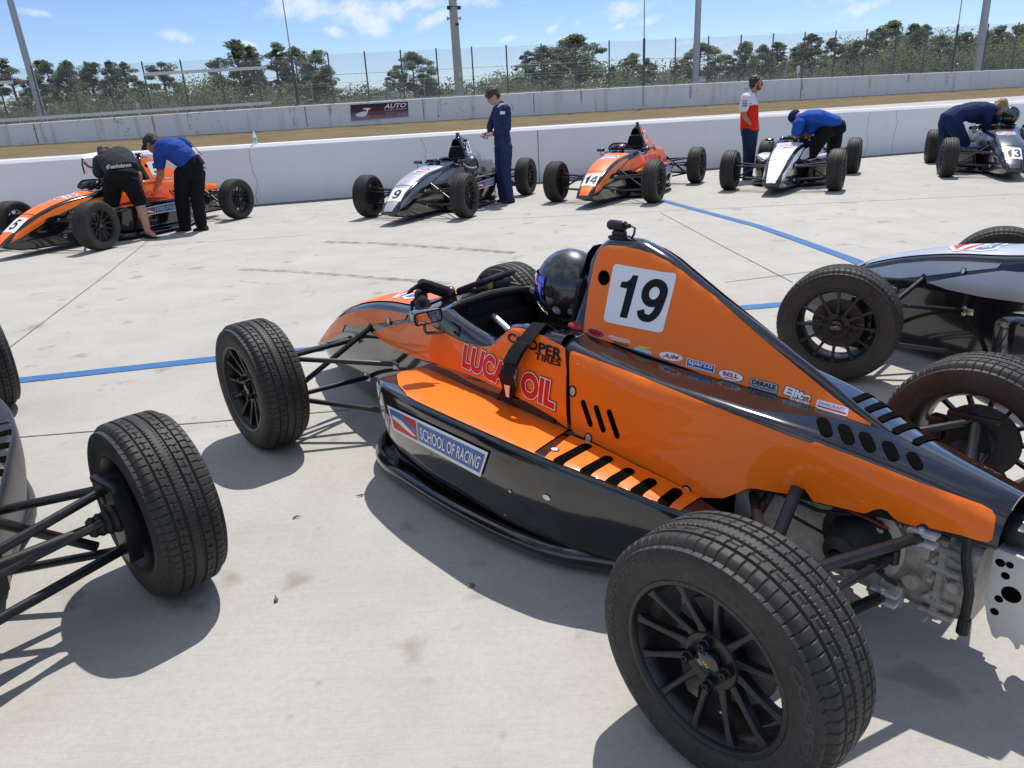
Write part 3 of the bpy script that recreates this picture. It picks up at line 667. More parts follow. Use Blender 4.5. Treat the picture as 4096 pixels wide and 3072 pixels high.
# shield on the nose
q = lambda u, v: (2.44-.30*v, (u-.5)*.27)
deco('nose_badge', q, [('poly', [(.08, .55), (.0, .75), (.12, .98), (.35, .92), (.5, 1), (.65, .92), (.88, .98), (1, .75), (.92, .55), (.97, .3), (.7, .12), (.5, 0), (.3, .12), (.03, .3)], WH),
    ('poly', [(.1, .6), (.08, .75), (.16, .9), (.5, .9), (.84, .9), (.92, .75), (.9, .6), (.5, .68)], BL), ('poly', [(.1, .5), (.5, .6), (.9, .5), (.9, .32), (.5, .08), (.1, .32)], RD),
    ('poly', [(.12, .34), (.4, .55), (.62, .46), (.9, .40), (.9, .32), (.66, .32), (.45, .36), (.2, .22)], WH), ('text', 'RACING', (.2, .68, .8, .84), WH, .02, .02)], fd, SM, flag='nose_badge')

# ================================================================ wheels
def tyre_mesh():
    NA, NP = 560, 70
    prof = [(.196, -.012), (.204, -.004), (.212, .0015), (.226, .0045), (.242, .0065), (.258, .0068), (.272, .0045), (.281, .000)]
    nt = 52; w0, w1 = -.012, -.188
    tr_ = []
    for i in range(nt+1):
        q = i/nt; e = abs(2*q-1); y = w0+(w1-w0)*q; r = RT-.004*e**2-.016*max(0, (e-.80)/.2)**2; tr_.append((r, y, q))
    back = [(r, -.20-y) for r, y in prof[::-1]]
    ang = np.arange(NA)*2*pi/NA; ph = np.arange(NA)*NP/NA
    rows = []
    for r, y in prof: rows.append((np.full(NA, r), y))
    for r, y, q in tr_:
        dep = np.zeros(NA); x = q*100
        rib = 0 if x < 19 else 1 if x < 39 else 2 if x < 60 else 3 if x < 81 else 4
        gc = min(abs(x-g-(.8*np.abs(((ph*1.0) % 1)-.5)*2 if g in (20, 80) else 0*ph)).max() if False else abs(x-g) for g in (20, 40, 60, 80))
        if gc < 2.0: dep += .0065
        else:
            fr = (ph+{0: 0., 1: .25+.02*x, 2: .5-.015*x, 3: .1+.02*x, 4: .5}[rib]) % 1
            step = 1.0/8
            if rib in (0, 4):
                s_ = (fr < step); dep += s_*(.0045 if (x < 17 or x > 83) else 0)
                s2 = ((fr > .5) & (fr < .5+step)); dep += s2*(.002 if (x < 11 or x > 89) else 0)
            elif rib in (1, 3):
                loc = (x-20) if rib == 1 else (x-61); s_ = (fr < step); dep += s_*.0042*(4 < loc < 15)
                fr2 = (ph*.5+.1) % 1
                if abs(loc-10) < 1.2: dep += .003*((fr2 > .25) & (fr2 < .75))
            else:
                s_ = (((ph*2+.03*x) % 1) < .26); dep += s_*.0032*((x < 46) or (x > 54))
        rows.append((r-dep, y))
    for r, y in back: rows.append((np.full(NA, r), y))
    V = np.concatenate([np.stack([rr*np.sin(ang), np.full(NA, y), rr*np.cos(ang)], -1) for rr, y in rows])
    n = len(rows); F = []
    for i in range(n-1):
        a = i*NA
        for j in range(NA):
            k = (j+1) % NA; F.append((a+j, a+k, a+NA+k, a+NA+j))
    me = bpy.data.meshes.new('tyre'); me.from_pydata(V.tolist(), [], F); me.materials.append(MATS['tyre_rubber'])
    me.polygons.foreach_set('use_smooth', [True]*len(F)); me.set_sharp_from_angle(angle=radians(30)); me.update(); return me
TYRE = tyre_mesh()
b = MB()
b.lathe([(.190, -.016), (.1925, -.0045), (.196, -.001), (.2055, -.0005), (.2085, -.004), (.2085, -.012), (.200, -.018), (.196, -.03), (.186, -.045), (.183, -.10), (.184, -.16), (.196, -.178), (.207, -.186), (.207, -.196), (.198, -.196), (.190, -.18), (.178, -.15), (.177, -.05), (.182, -.03), (.190, -.016)], 96)
b.lathe([(0, -.040), (.040, -.040), (.046, -.037), (.066, -.037), (.070, -.042), (.070, -.075), (0, -.075)], 48)
for k in range(12):
    a = 2*pi*k/12+.13; er = Vector((sin(a), 0, cos(a))); et = Vector((cos(a), 0, -sin(a))); rings = []
    for r, y, w, th in ((.052, -.042, .024, .028), (.075, -.040, .0205, .026), (.10, -.034, .0165, .024), (.13, -.026, .0145, .022), (.16, -.0195, .0145, .022), (.178, -.016, .018, .022), (.193, -.014, .028, .018)):
        c = er*r; bb = .003
        sec = [(-w/2, 0-bb), (-w/2+bb, 0), (w/2-bb, 0), (w/2, -bb), (w/2*.8, -th), (-w/2*.8, -th)]
        rings.append([c+et*p+Vector((0, y+h, 0)) for p, h in sec])
    b.loft(rings)
RIM = b.mesh('wheel', 'black_satin', 40)
b = MB(); b.lathe([(0, -.022), (.024, -.022), (.029, -.026), (.031, -.038)], 32); CAP = b.mesh('centre_cap', 'black_gloss', 40)
uv, f = text_in('TD', .01, .2, (-.009, -.0035, .009, .0035)); b = MB(); b.add([(-u, -.0212, v) for u, v in uv], f); CAPL = b.mesh('cap_lettering', 'sticker_yellow', 0)
b = MB(); b.lathe([(.0055, -.008), (.0085, -.008), (.010, -.011), (.010, -.022), (.013, -.024), (.013, -.037)], 6); b.lathe([(0, -.011), (.0055, -.011), (.0055, -.008)], 12); NUT = b.mesh('lug_nut', 'black_metal', 30)
b = MB(); b.lathe([(.05, -.088), (.128, -.088), (.130, -.09), (.130, -.104), (.128, -.106), (.05, -.106)], 48); b.lathe([(0, -.075), (.055, -.075), (.062, -.10), (.062, -.13), (0, -.13)], 32); DISC = b.mesh('brake_disc', 'brake_iron', 40)
def ring_text(specs, y):
    b = MB()
    for s, r0, r1, a0, a1, bold in specs:
        uv, f = text_in(s, bold, 0, (0, 0, 1, 1)); b.add([(-sin(a0+(a1-a0)*u)*(r0+(r1-r0)*v), y(r0+(r1-r0)*v), cos(a0+(a1-a0)*u)*(r0+(r1-r0)*v)) for u, v in uv], f)
    return b
D_ = radians
RIML = ring_text([('TEAM DYNAMICS MOTORSPORT', .1975, .2040, D_(-75), D_(25), 0), ('TEAM DYNAMICS RACING', .1975, .2040, D_(105), D_(200), 0)], lambda r: .0004).mesh('rim_lettering', 'rim_letter', 0)
TYL = [ring_text([w_], lambda r: float(np.interp(r, [.212, .226, .242, .258, .272], [.0015, .0045, .0065, .0068, .0045]))+.0009).mesh('tyre_lettering', 'tyre_letter', 0) for w_ in [('CS5', .248, .268, D_(-14), D_(12), .05), ('ULTRA TOURING', .248, .268, D_(24), D_(105), .04), ('COOPER', .246, .268, D_(-105), D_(-45), .05), ('205/55R15', .222, .234, D_(130), D_(175), .0), ('COOPER', .246, .268, D_(190), D_(240), .05)]]
def add_wheel(parent, M):
    w = link('wheel', RIM, parent, M); link('tyre', TYRE, w); link('centre_cap', CAP, w); link('cap_lettering', CAPL, w)
    for k in range(4): a = pi/4+k*pi/2+.13; link('lug_nut', NUT, w, Matrix.Translation((.050*sin(a), 0, .050*cos(a))))
    link('brake_disc', DISC, w); link('rim_lettering', RIML, w); [link('tyre_lettering', q_, w) for q_ in TYL]; return w

# ================================================================ running gear
def rod(p, q_, r): b = MB(); b.tube([p, q_], r, 10); return b
def joint(b, c, ax=(0, 0, 1), r=.013):
    c = Vector(c); a = Vector(ax).normalized(); b.tube([c-a*.02, c+a*.02], r, 10); b.tube([c-a*.026, c+a*.026], r*.5, 8)
for sg in (1, -1):
    m = lambda x, y, z: (x, sg*y, z)
    UB, LB = m(2.50, .665, .405), m(2.53, .665, .195)
    b = MB(); b.tube([m(2.60, .215, .372), UB], .0125, 10); b.tube([m(2.19, .245, .335), UB], .0125, 10); wb_ = part('front_upper_wishbone', b, 'black_metal')
    b = MB(); joint(b, m(2.60, .215, .372)); b.box(m(2.60, .212, .372), (.05, .03, .04), bev=.006); part('rod_end', b, 'steel', wb_)
    b = MB(); joint(b, m(2.19, .248, .335)); b.box(m(2.17, .245, .335), (.06, .03, .035), bev=.006); part('rod_end', b, 'steel', wb_)
    b = MB(); b.tube([m(2.56, .20, .165), LB], .0125, 10); b.tube([m(2.08, .29, .125), LB], .0125, 10); wb_ = part('front_lower_wishbone', b, 'black_metal')
    b = MB(); joint(b, m(2.56, .20, .165)); b.box(m(2.56, .195, .165), (.06, .03, .04), bev=.006); part('rod_end', b, 'steel', wb_)
    b = MB(); b.tube([m(2.55, .64, .205), m(2.44, .205, .470)], .0135, 10); b.ball(m(2.44, .205, .47), .022, 10, 8); part('front_pushrod', b, 'black_metal')
    b = MB(); b.tube([m(2.655, .215, .36), m(2.63, .66, .375)], .010, 10); b.tube([m(2.67, .213, .36), m(2.65, .36, .366)], .014, 10); part('steering_rod', b, 'black_metal')
    b = MB(); b.loft([[m(x, y, z) for x, y in ((2.475+dx, .64), (2.565-dx, .64), (2.565-dx, .70), (2.475+dx, .70))] for z, dx in ((.16, .01), (.30, -.025), (.43, .012))]); b.tube([m(2.63, .66, .375), m(2.53, .68, .36)], .014, 8); b.box(m(2.44, .70, .33), (.05, .06, .11), bev=.01); part('front_upright', b, 'black_satin')
    UB, LB = m(-.02, .615, .425), m(.03, .62, .175)
    b = MB(); b.tube([m(-.16, .15, .395), UB], .0145, 10); b.tube([m(.27, .22, .375), UB], .0145, 10); wb_ = part('rear_upper_wishbone', b, 'black_metal')
    b = MB(); joint(b, m(-.16, .145, .395)); b.box(m(-.165, .13, .408), (.07, .06, .012), bev=.003); b.box(m(-.165, .13, .382), (.07, .06, .012), bev=.003); part('rod_end', b, 'bright_alloy', wb_)
    b = MB(); b.tube([m(-.09, .15, .175), LB], .016, 10); b.tube([m(.36, .24, .12), LB], .0145, 10); wb_ = part('rear_lower_wishbone', b, 'black_metal')
    b = MB(); joint(b, m(-.09, .145, .175)); b.box(m(-.095, .125, .19), (.07, .06, .012), bev=.003); b.box(m(-.095, .125, .16), (.07, .06, .012), bev=.003); part('rod_end', b, 'bright_alloy', wb_)
    b = MB(); b.tube([m(-.10, .16, .31), m(-.075, .56, .345)], .0115, 10); b.tube([m(-.10, .15, .31), m(-.10, .19, .312)], .009, 8); joint(b, m(-.105, .145, .31), r=.015); part('toe_link', b, 'black_metal')
    b = MB(); b.tube([m(.08, .56, .195), m(.13, .24, .46)], .017, 10); b.tube([m(.20, .21, .46), m(.29, .24, .20)], .014, 10); part('rear_pushrod', b, 'black_metal')
    b = MB(); pr = [(.075-.004*(i % 2)-.0035*i, .135+.012*i) for i in range(9)]; b.lathe([(.098, .115), (.098, .135)]+pr+[(.02, .25)], 28, 'y', (0, 0, .31))
    pr = [(.027+.002*i+.005*(i % 2), .535+.011*i) for i in range(9)]; b.lathe([(.016, .24), (.016, .535)]+pr+[(.05, .64), (.05, .67)], 28, 'y', (0, 0, .305))
    if sg < 0: b.v = [(x, -y, z) for x, y, z in b.v]
    part('driveshaft', b, 'hose_black')
    b = MB(); b.loft([[m(x, y, z) for x, y in ((-.05+dx, .615), (.05-dx, .615), (.05-dx, .66), (-.05+dx, .66))] for z, dx in ((.15, .02), (.30, -.02), (.36, .0), (.45, .03))]); b.box(m(-.01, .615, .437), (.15, .035, .022), Matrix.Rotation(.1, 3, 'Z'), .004); b.box(m(.10, .64, .36), (.05, .05, .09), bev=.01); part('rear_upright', b, 'black_satin')
# engine, gearbox, tail plates
b = MB(); b.box((.62, 0, .30), (.62, .34, .40), bev=.03); b.box((.62, 0, .53), (.5, .2, .10), bev=.02); part('engine_block', b, 'black_matte')
b = MB()
def rsec(x, w, h, cz, r): return [(x, y, cz+z) for y, z in roundrect(-w/2, -h/2, w/2, h/2, r, 6)]
b.loft([rsec(.33, .44, .36, .27, .13), rsec(.27, .44, .36, .27, .13), rsec(.24, .40, .34, .275, .12), rsec(.15, .28, .31, .285, .09), rsec(.06, .25, .31, .29, .07), rsec(-.04, .25, .31, .29, .07), rsec(-.06, .23, .28, .28, .05), rsec(-.10, .215, .26, .275, .05), rsec(-.12, .20, .245, .27, .04), rsec(-.195, .20, .245, .265, .04), rsec(-.20, .225, .27, .265, .04), rsec(-.215, .225, .27, .265, .04), rsec(-.22, .20, .24, .265, .04), rsec(-.285, .19, .22, .265, .04)])
for sg in (1, -1):
    b.lathe([(0, .10), (.115, .10), (.125, .11), (.125, .128), (.112, .134), (.10, .134)], 36, 'y', (0, 0, .31)) if sg > 0 else None
    for x, z in ((-.205, .36), (-.205, .30), (-.205, .20), (-.205, .165)): b.tube([(x-.05, sg*.108, z), (x+.03, sg*.108, z)], .011, 8)
    for z0, z1 in ((.34, .31), (.28, .20)): b.tube([(-.215, sg*.10, z0), (-.285, sg*.097, z1)], .007, 6)
    for x in (.12, .02, -.08): b.box((x, sg*.128, .20), (.014, .012, .12), bev=.004)
    b.box((-.15, sg*.107, .34), (.06, .025, .05), bev=.008); b.box((-.09, sg*.115, .18), (.09, .03, .07), bev=.008)
for sg in (1, -1):
    for x, z in ((-.195, .385), (-.195, .335), (-.195, .275), (-.195, .225), (-.195, .15), (-.05, .40), (-.05, .34), (-.05, .25), (-.05, .17), (.05, .42), (.14, .41), (.14, .18)):
        b.tube([(x, sg*.095, z), (x, sg*.137, z)], .0065, 6)
    b.tube([(-.10, sg*.11, .39), (-.06, sg*.128, .36), (.03, sg*.13, .365)], .010, 8); b.lathe([(0, sg*.135), (.02, sg*.135), (.022, sg*.12)], 14, 'y', (-.15, 0, .245)); b.lathe([(0, sg*.125), (.014, sg*.125), (.016, sg*.10)], 12, 'y', (-.245, 0, .27))
for k in range(10): a = 2*pi*k/10; b.tube([(.255, .205*cos(a), .27+.165*sin(a)), (.225, .205*cos(a), .27+.165*sin(a))], .010, 8)
gb = part('gearbox', b, 'cast_alloy', smooth=30)
b = MB(); b.tube([(-.255, .115, .43), (-.262, .125, .37), (-.285, .128, .28), (-.285, .122, .17)], .012, 10); b.tube([(-.285, .122, .20), (-.285, .122, .155)], .015, 10); part('breather_hose', b, 'hose_black', gb)
b = MB(); b.tube([(.26, .21, .44), (.12, .18, .42), (.05, .17, .41), (-.02, .16, .40), (-.08, .14, .38)], .0035, 6); part('brake_line', b, 'belt_red', gb)
b = MB(); b.tube([(.20, .20, .40), (.10, .165, .37), (.02, .16, .39), (-.06, .145, .42), (-.14, .13, .415), (-.22, .12, .40)], .006, 8); b.tube([(.18, .19, .34), (.08, .155, .30), (-.03, .15, .26), (-.12, .135, .22)], .005, 8); part('wiring_loom', b, 'hose_black', gb)
pl = [(-.285, .40), (-.285, .25), (-.30, .195), (-.318, .155), (-.328, .15), (-.335, .162), (-.352, .168), (-.365, .158), (-.372, .145), (-.378, .148), (-.378, .165), (-.46, .16), (-.46, .39)]
pl = [(x-.022, z) for x, z in pl]
b = MB()
for sg in (1, -1): b.loft([[(x, sg*y, z) for x, z in pl] for y in (.068, .080)])
b.box((-.394, 0, .385), (.17, .134, .008)); tp = part('tail_plate', b, 'bright_alloy')
for x, z, r in ((-.302, .365, .010), (-.322, .368, .008), (-.318, .335, .009), (-.315, .265, .009), (-.312, .225, .009), (-.338, .29, .020), (-.40, .34, .012), (-.40, .22, .012)):
    b = MB(); b.lathe([(0, .0812), (r, .0812), (r*1.1, .0806)], 16, 'y', (x-.022, 0, z)); part('bolt_hole', b, 'slot_black', tp)
b = MB(); b.box((-.33, 0, .425), (.08, .10, .05), bev=.012); b.tube([(-.30, .0, .43), (-.42, 0, .44)], .022, 12); part('starter_motor', b, 'black_satin')

# ================================================================ one car
_boards = {}
def make_car(pose, scheme, label, steer=0.0, num=None, group='open-wheel race cars in the pit lane', skip=()):
    root = empty('race_car', (pose[0], pose[1], 0), pose[2]); tag(root, label, 'race car', group)
    objs = []
    for name, me, mk, par, M, flag in PARTS:
        if flag and flag in skip: objs.append(None); continue
        o = link(name, me, objs[par] if par is not None else root, M); objs.append(o)
        if isinstance(mk, str) and mk in scheme: o.material_slots[0].link = 'OBJECT'; o.material_slots[0].material = MATS[scheme[mk]]
    if num:
        if num not in _boards: _boards[num] = (board(num), nose_board(num))
        link('number_board', _boards[num][0], root)
        if 'nose_number' not in skip: link('nose_number_board', _boards[num][1], root)
    for x, tk, s_ in ((WB, TF, steer), (0, TR, 0)):
        for sg in (1, -1):
            add_wheel(root, Matrix.Translation((x, sg*tk/2, RT)) @ Matrix.Rotation(s_+(0 if sg > 0 else pi), 4, 'Z') @ Matrix.Rotation(random.uniform(0, 6), 4, 'Y'))
    return root
random.seed(4)
base = dict(BODY='black_gloss', BODYK='black_gloss', MIRROR='black_gloss')
ORANGE = dict(base, PAINT='orange_paint', SIDE='orange_paint'); SILVER = dict(base, PAINT='silver_paint', SIDE='silver_paint')
WHITE = dict(base, PAINT='white_paint', SIDE='white_paint'); DARK = dict(base, PAINT='graphite_paint', SIDE='graphite_paint')
hero = make_car(HERO, ORANGE, 'orange and black race car with 19 on its tall fin, nearest the camera', radians(0.7), '19')
CARS = {'silver': make_car((3.81, 2.007, radians(123.4)), SILVER, 'silver race car cut off at the right edge, beside the orange 19 car', radians(24), None),
 'left': make_car((-1.719, 1.622, radians(135.3)), dict(base, BODYK='black_satin', PAINT='black_satin', SIDE='black_gloss'), 'dark grey race car cut off at the left edge, only its right wheels showing', 0, None, skip=('letters',)),
 'c5': make_car((-4.80, 12.074, radians(246.2)), ORANGE, 'orange race car with 5 on its nose, two mechanics leaning over it', radians(7), '5'),
 'c9': make_car((-.26, 13.162, radians(247.2)), dict(SILVER, SIDE='shaded_silver_paint'), 'silver grey race car with 9 on its nose, beside the driver in blue overalls', 0, '9'),
 'c14': make_car((2.762, 13.59, radians(241.1)), ORANGE, 'orange race car with 14 on its nose, parked by the pit wall', 0, '14'),
 'white': make_car((5.592, 13.79, radians(239.5)), WHITE, 'white race car without a number by the pit wall', 0, None, skip=('letters', 'school', 'deco')),
 'c13': make_car((8.896, 14.171, radians(246.8)), DARK, 'dark grey race car with 13 on its nose, at the far right', 0, '13', skip=('letters',))}
# ================================================================ ground
NW0, NK, FW0, FK = 14.7, .235, 45.4, .214          # pit wall and far wall run along y = c + k x
TERR = [(-1e4, 0), (15.0, 0), (15.6, -.02), (30, .28), (36, .40), (45.4, .72), (60, .9), (100, 1.2), (2500, 1.2)]
def terrain(x, y): return float(np.interp(y-.225*x, [a for a, _ in TERR], [z for _, z in TERR]))
def on_line(px, py, c, k):
    o, d = ray(px, py); tt = (c-o[1]+k*o[0])/(d[1]-k*d[0]); return Vector(o+d*tt)
def band(name, d0, d1, x0, x1, lift, material, nd=12, nx=24, kind='structure'):
    """a strip of ground between two lines parallel to the walls"""
    b = MB(); vs = []; fs_ = []; ds = sorted(set(list(np.linspace(d0, d1, nd))+[a for a, _ in TERR if d0 < a < d1])); xs = np.linspace(x0, x1, nx)
    for dd in ds:
        for x in xs: y = dd+.225*x; vs.append((x, y, terrain(x, y)+lift))
    for i in range(len(ds)-1):
        for j in range(nx-1): a = i*nx+j; fs_.append((a, a+1, a+nx+1, a+nx))
    b.add(vs, fs_); return tag(b.build(name, material), kind=kind)

def concrete_mat():
    m = bpy.data.materials.new('concrete_slab'); m.use_nodes = True; m.node_tree.nodes.clear(); t = NT(m.node_tree)
    v = t.n('ShaderNodeTexCoord').outputs['Object']
    big = t.noise(v, .35, 4, .6); mid = t.noise(v, 2.2, 6, .62); fine = t.noise(v, 45, 5, .7); grain = t.noise(v, 260, 3, .7)
    broom = t.noise(t.map(v, (3, 160, 1), rot=(0, 0, .25)), 1.0, 3, .6)
    c = t.mix(t.ramp(big, [(.3, 0.), (.7, 1.)]), (.395, .377, .338), (.450, .434, .396))
    c = t.mix(t.m('MULTIPLY', t.ramp(mid, [(.36, 1.), (.56, 0.)]), .42), c, (.310, .292, .258))
    c = t.mix(t.m('MULTIPLY', t.ramp(fine, [(.35, 1.), (.6, 0.)]), .32), c, (.28, .262, .24))
    c = t.mix(t.m('MULTIPLY', t.ramp(grain, [(.50, 0.), (.72, 1.)]), .5), c, (.55, .54, .51))
    c = t.mix(t.m('MULTIPLY', t.ramp(broom, [(.35, 1.), (.6, 0.)]), .16), c, (.25, .23, .21))
    # oil spots and old damp patches
    sp = t.noise(t.map(v, loc=(3.1, 1.7, 0)), 3.3, 3, .5); c = t.mix(t.m('MULTIPLY', t.ramp(sp, [(.63, 0.), (.70, 1.)]), .50), c, (.19, .155, .115))
    sp2 = t.noise(t.map(v, loc=(8, 5, 0)), 9, 2, .5); c = t.mix(t.m('MULTIPLY', t.ramp(sp2, [(.70, 0.), (.76, 1.)]), .35), c, (.16, .14, .12))
    pale = t.noise(t.map(v, loc=(1, 9, 0)), 1.1, 5, .6); c = t.mix(t.m('MULTIPLY', t.ramp(pale, [(.58, 0.), (.75, 1.)]), .35), c, (.50, .48, .45))
    p = t.n('ShaderNodeBsdfPrincipled', i_Base_Color=c, i_Roughness=.82); p.inputs['Specular IOR Level'].default_value = .25
    h = t.m('ADD', t.m('MULTIPLY', grain, .5), t.m('ADD', t.m('MULTIPLY', broom, .5), fine))
    bp = t.n('ShaderNodeBump', i_Strength=.22, i_Distance=.004, i_Height=h); t.l(bp.outputs[0], p.inputs['Normal'])
    o = t.n('ShaderNodeOutputMaterial'); t.l(p.outputs[0], o.inputs[0]); MATS['concrete_slab'] = m
concrete_mat()
def worn_mat(name, col, under, lo, hi, scale=8, stretch=(1, 1, 1), rough=.7):
    """paint or rubber worn through in patches to what lies below"""
    m = bpy.data.materials.new(name); m.use_nodes = True; m.node_tree.nodes.clear(); t = NT(m.node_tree)
    v = t.n('ShaderNodeTexCoord').outputs['Object']; a = t.noise(t.map(v, stretch), scale, 6, .65); f = t.ramp(a, [(lo, 0.), (hi, 1.)])
    g = t.noise(v, 60, 4, .6)
    cc = t.mix(t.m('MULTIPLY', g, .35), col, tuple(c*.6 for c in col))
    p = t.n('ShaderNodeBsdfPrincipled', i_Base_Color=cc, i_Roughness=rough); p.inputs['Specular IOR Level'].default_value = .3
    if under is None:
        tr = t.n('ShaderNodeBsdfTransparent'); mx = t.n('ShaderNodeMixShader'); t.l(f, mx.inputs[0]); t.l(tr.outputs[0], mx.inputs[1]); t.l(p.outputs[0], mx.inputs[2]); out = mx.outputs[0]
    else:
        t.l(t.mix(f, under, cc), p.inputs['Base Color']); out = p.outputs[0]
    o = t.n('ShaderNodeOutputMaterial'); t.l(out, o.inputs[0]); MATS[name] = m
worn_mat('blue_line_paint', (.036, .142, .335), (.26, .28, .30), .20, .36, 12)
worn_mat('rubber_mark', (.15, .14, .125), None, .42, .75, 4, (2, 6, 1))
worn_mat('joint_dark', (.15, .138, .125), (.26, .24, .21), .35, .55, 6)
mat('track_asphalt', (.40, .385, .385), .85, 0, 0, .2, var=.12, vs=.6)
mat('wall_shadow_strip', (.16, .15, .145), .9, 0, 0, .2, var=.2, vs=3)
def grass_mat():
    m = bpy.data.materials.new('dry_grass'); m.use_nodes = True; m.node_tree.nodes.clear(); t = NT(m.node_tree)
    v = t.n('ShaderNodeTexCoord').outputs['Object']; a = t.noise(t.map(v, (1, 2.2, 1)), .5, 6, .65); b_ = t.noise(v, 5, 5, .7)
    c = t.mix(t.ramp(a, [(.35, 0.), (.65, 1.)]), (.142, .104, .064), (.208, .160, .100)); c = t.mix(t.m('MULTIPLY', t.ramp(b_, [(.4, 1.), (.6, 0.)]), .5), c, (.12, .10, .045))
    p = t.n('ShaderNodeBsdfPrincipled', i_Base_Color=c, i_Roughness=1.0); p.inputs['Specular IOR Level'].default_value = .05
    bp = t.n('ShaderNodeBump', i_Strength=.6, i_Distance=.05, i_Height=b_); t.l(bp.outputs[0], p.inputs['Normal'])
    o = t.n('ShaderNodeOutputMaterial'); t.l(p.outputs[0], o.inputs[0]); MATS['dry_grass'] = m
grass_mat()
mat('scrub_ground', (.10, .10, .05), 1.0, 0, 0, .1, var=.3, vs=.3)
# base sheet to the horizon, then what is laid on it
b = MB(); xs = [-2500, -400, -120, -60, -30, 0, 30, 60, 120, 400, 2500]; ds = [-600, -60, 0, 14.9, 15.6, 22, 30, 36, 45.4, 60, 100, 200, 600, 2500]; vs = []
for dd in ds:
    for x in xs: y = dd+.225*max(-130, min(130, x)); vs.append((x, y, float(np.interp(dd, [a for a, _ in TERR], [z for _, z in TERR]))-.012))
b.add(vs, [(i*11+j, i*11+j+1, i*11+12+j, i*11+11+j) for i in range(len(ds)-1) for j in range(10)]); tag(b.build('ground', 'scrub_ground'), kind='structure')
b = MB(); vs = [(-40, -14, 0), (40, -14, 0), (40, NW0+NK*40, 0), (-40, NW0-NK*40, 0)]; b.add(vs, [(0, 1, 2, 3)]); tag(b.build('pit_lane', 'concrete_slab'), kind='structure')
worn_mat('rust_stain', (.40, .32, .24), None, .46, .78, 2.2, (2.5, 2.5, .5))
band('race_track', 15.3, 36.0, -70, 80, 0.0, 'track_asphalt'); band('grass_verge', 36.0, 46.2, -70, 80, 0.004, 'dry_grass', 30, 60)
def sheet(name, pts, w, z, material):
    b = MB(); P = [Vector((p[0], p[1], z)) for p in pts]; L = []; R_ = []
    for i, p in enumerate(P):
        d = (P[min(i+1, len(P)-1)]-P[max(i-1, 0)]).normalized(); n = Vector((-d.y, d.x, 0)); ww = w[i] if isinstance(w, (list, tuple)) else w
        L.append(p+n*ww/2); R_.append(p-n*ww/2)
    n = len(P); b.add(L+R_, [(i, i+1, n+i+1, n+i) for i in range(n-1)]); return tag(b.build(name, material), kind='structure')
G = lambda *p: on_ground(*p)
sheet('painted_line', [(-9, 3.86), (-3.1, 4.40), (-1.95, 4.62), (1.7, 5.15), (2.0, 5.18), (4.5, 5.55)], .115, .004, 'blue_line_paint')
sheet('painted_line', [(2.36, 11.3), (2.62, 10.0), (2.93, 8.55), (3.03, 7.6), (3.12, 6.5), (3.10, 5.35)], .118, .005, 'blue_line_paint')
for pts, w in (([(40, 1390), (430, 1095), (640, 925), (930, 765)], .012), ([(2640, 850), (2900, 990), (3170, 1130)], .012), ([(75, 1750), (870, 1686), (1400, 1640)], .010),
               ([(1480, 900), (2300, 862), (4096, 775)], .012), ([(0, 1005), (500, 990), (1250, 940)], .010), ([(2900, 1130), (3300, 1080), (4096, 1000)], .010)):
    sheet('slab_joint', [G(*p) for p in pts], w, .003, 'joint_dark')
sheet('tyre_mark', [G(*p) for p in ((1300, 968), (1520, 974), (1750, 990), (1900, 1000), (2060, 1012))], .13, .003, 'rubber_mark')
sheet('tyre_mark', [G(*p) for p in ((960, 1078), (1150, 1085), (1300, 1096), (1500, 1112), (1800, 1134))], .10, .003, 'rubber_mark')
sheet('tyre_mark', [G(*p) for p in ((960, 1125), (1000, 1130), (1150, 1142))], .02, .003, 'rubber_mark')
b = MB(); L = []; R_ = []
for x in np.linspace(-30, 30, 20): y = NW0+NK*x; L.append((x, y-.06, .003)); R_.append((x, y-.40, .003))
b.add(L+R_, [(i, i+1, 21+i, 20+i) for i in range(19)]); tag(b.build('wall_shadow_strip', 'wall_shadow_strip'), kind='structure')  # the pit wall's shadow, painted as a dark strip along its foot
mat('dead_leaf', (.07, .05, .03), .9, var=.3); mat('pebble', (.13, .12, .11), .9, var=.3)
for i, (px, py, kind_) in enumerate(((1188, 2073, 'leaf'), (1105, 2405, 'stone'), (1889, 2347, 'stone'), (1440, 1985, 'leaf'))):
    p = G(px, py); b = MB()
    if kind_ == 'leaf':
        b.tube([(-.018, 0, .003), (-.008, .004, .006), (.004, .003, .008), (.015, -.004, .005)], [.0008, .0035, .0030, .0006], 6)
        o = b.build('dead_leaf', 'dead_leaf'); tag(o, ['curled brown leaf on the concrete between the two left front wheels', '', '', 'small dark leaf on the concrete by the front wheel of the 19 car'][i], 'leaf')
    else:
        b.ball((0, 0, .006), (.010, .007, .007), 8, 6); b.tube([(0, 0, .008), (.012, .004, .016)], .002, 5); o = b.build('seed_pod', 'pebble'); tag(o, ['', 'dark seed pod on bare concrete below the shadow of the left wheel', 'dark seed pod with a stalk on the concrete in front of the side pod shadow', ''][i], 'seed pod')
    o.location = p; o.rotation_euler = (0, 0, .6+i)

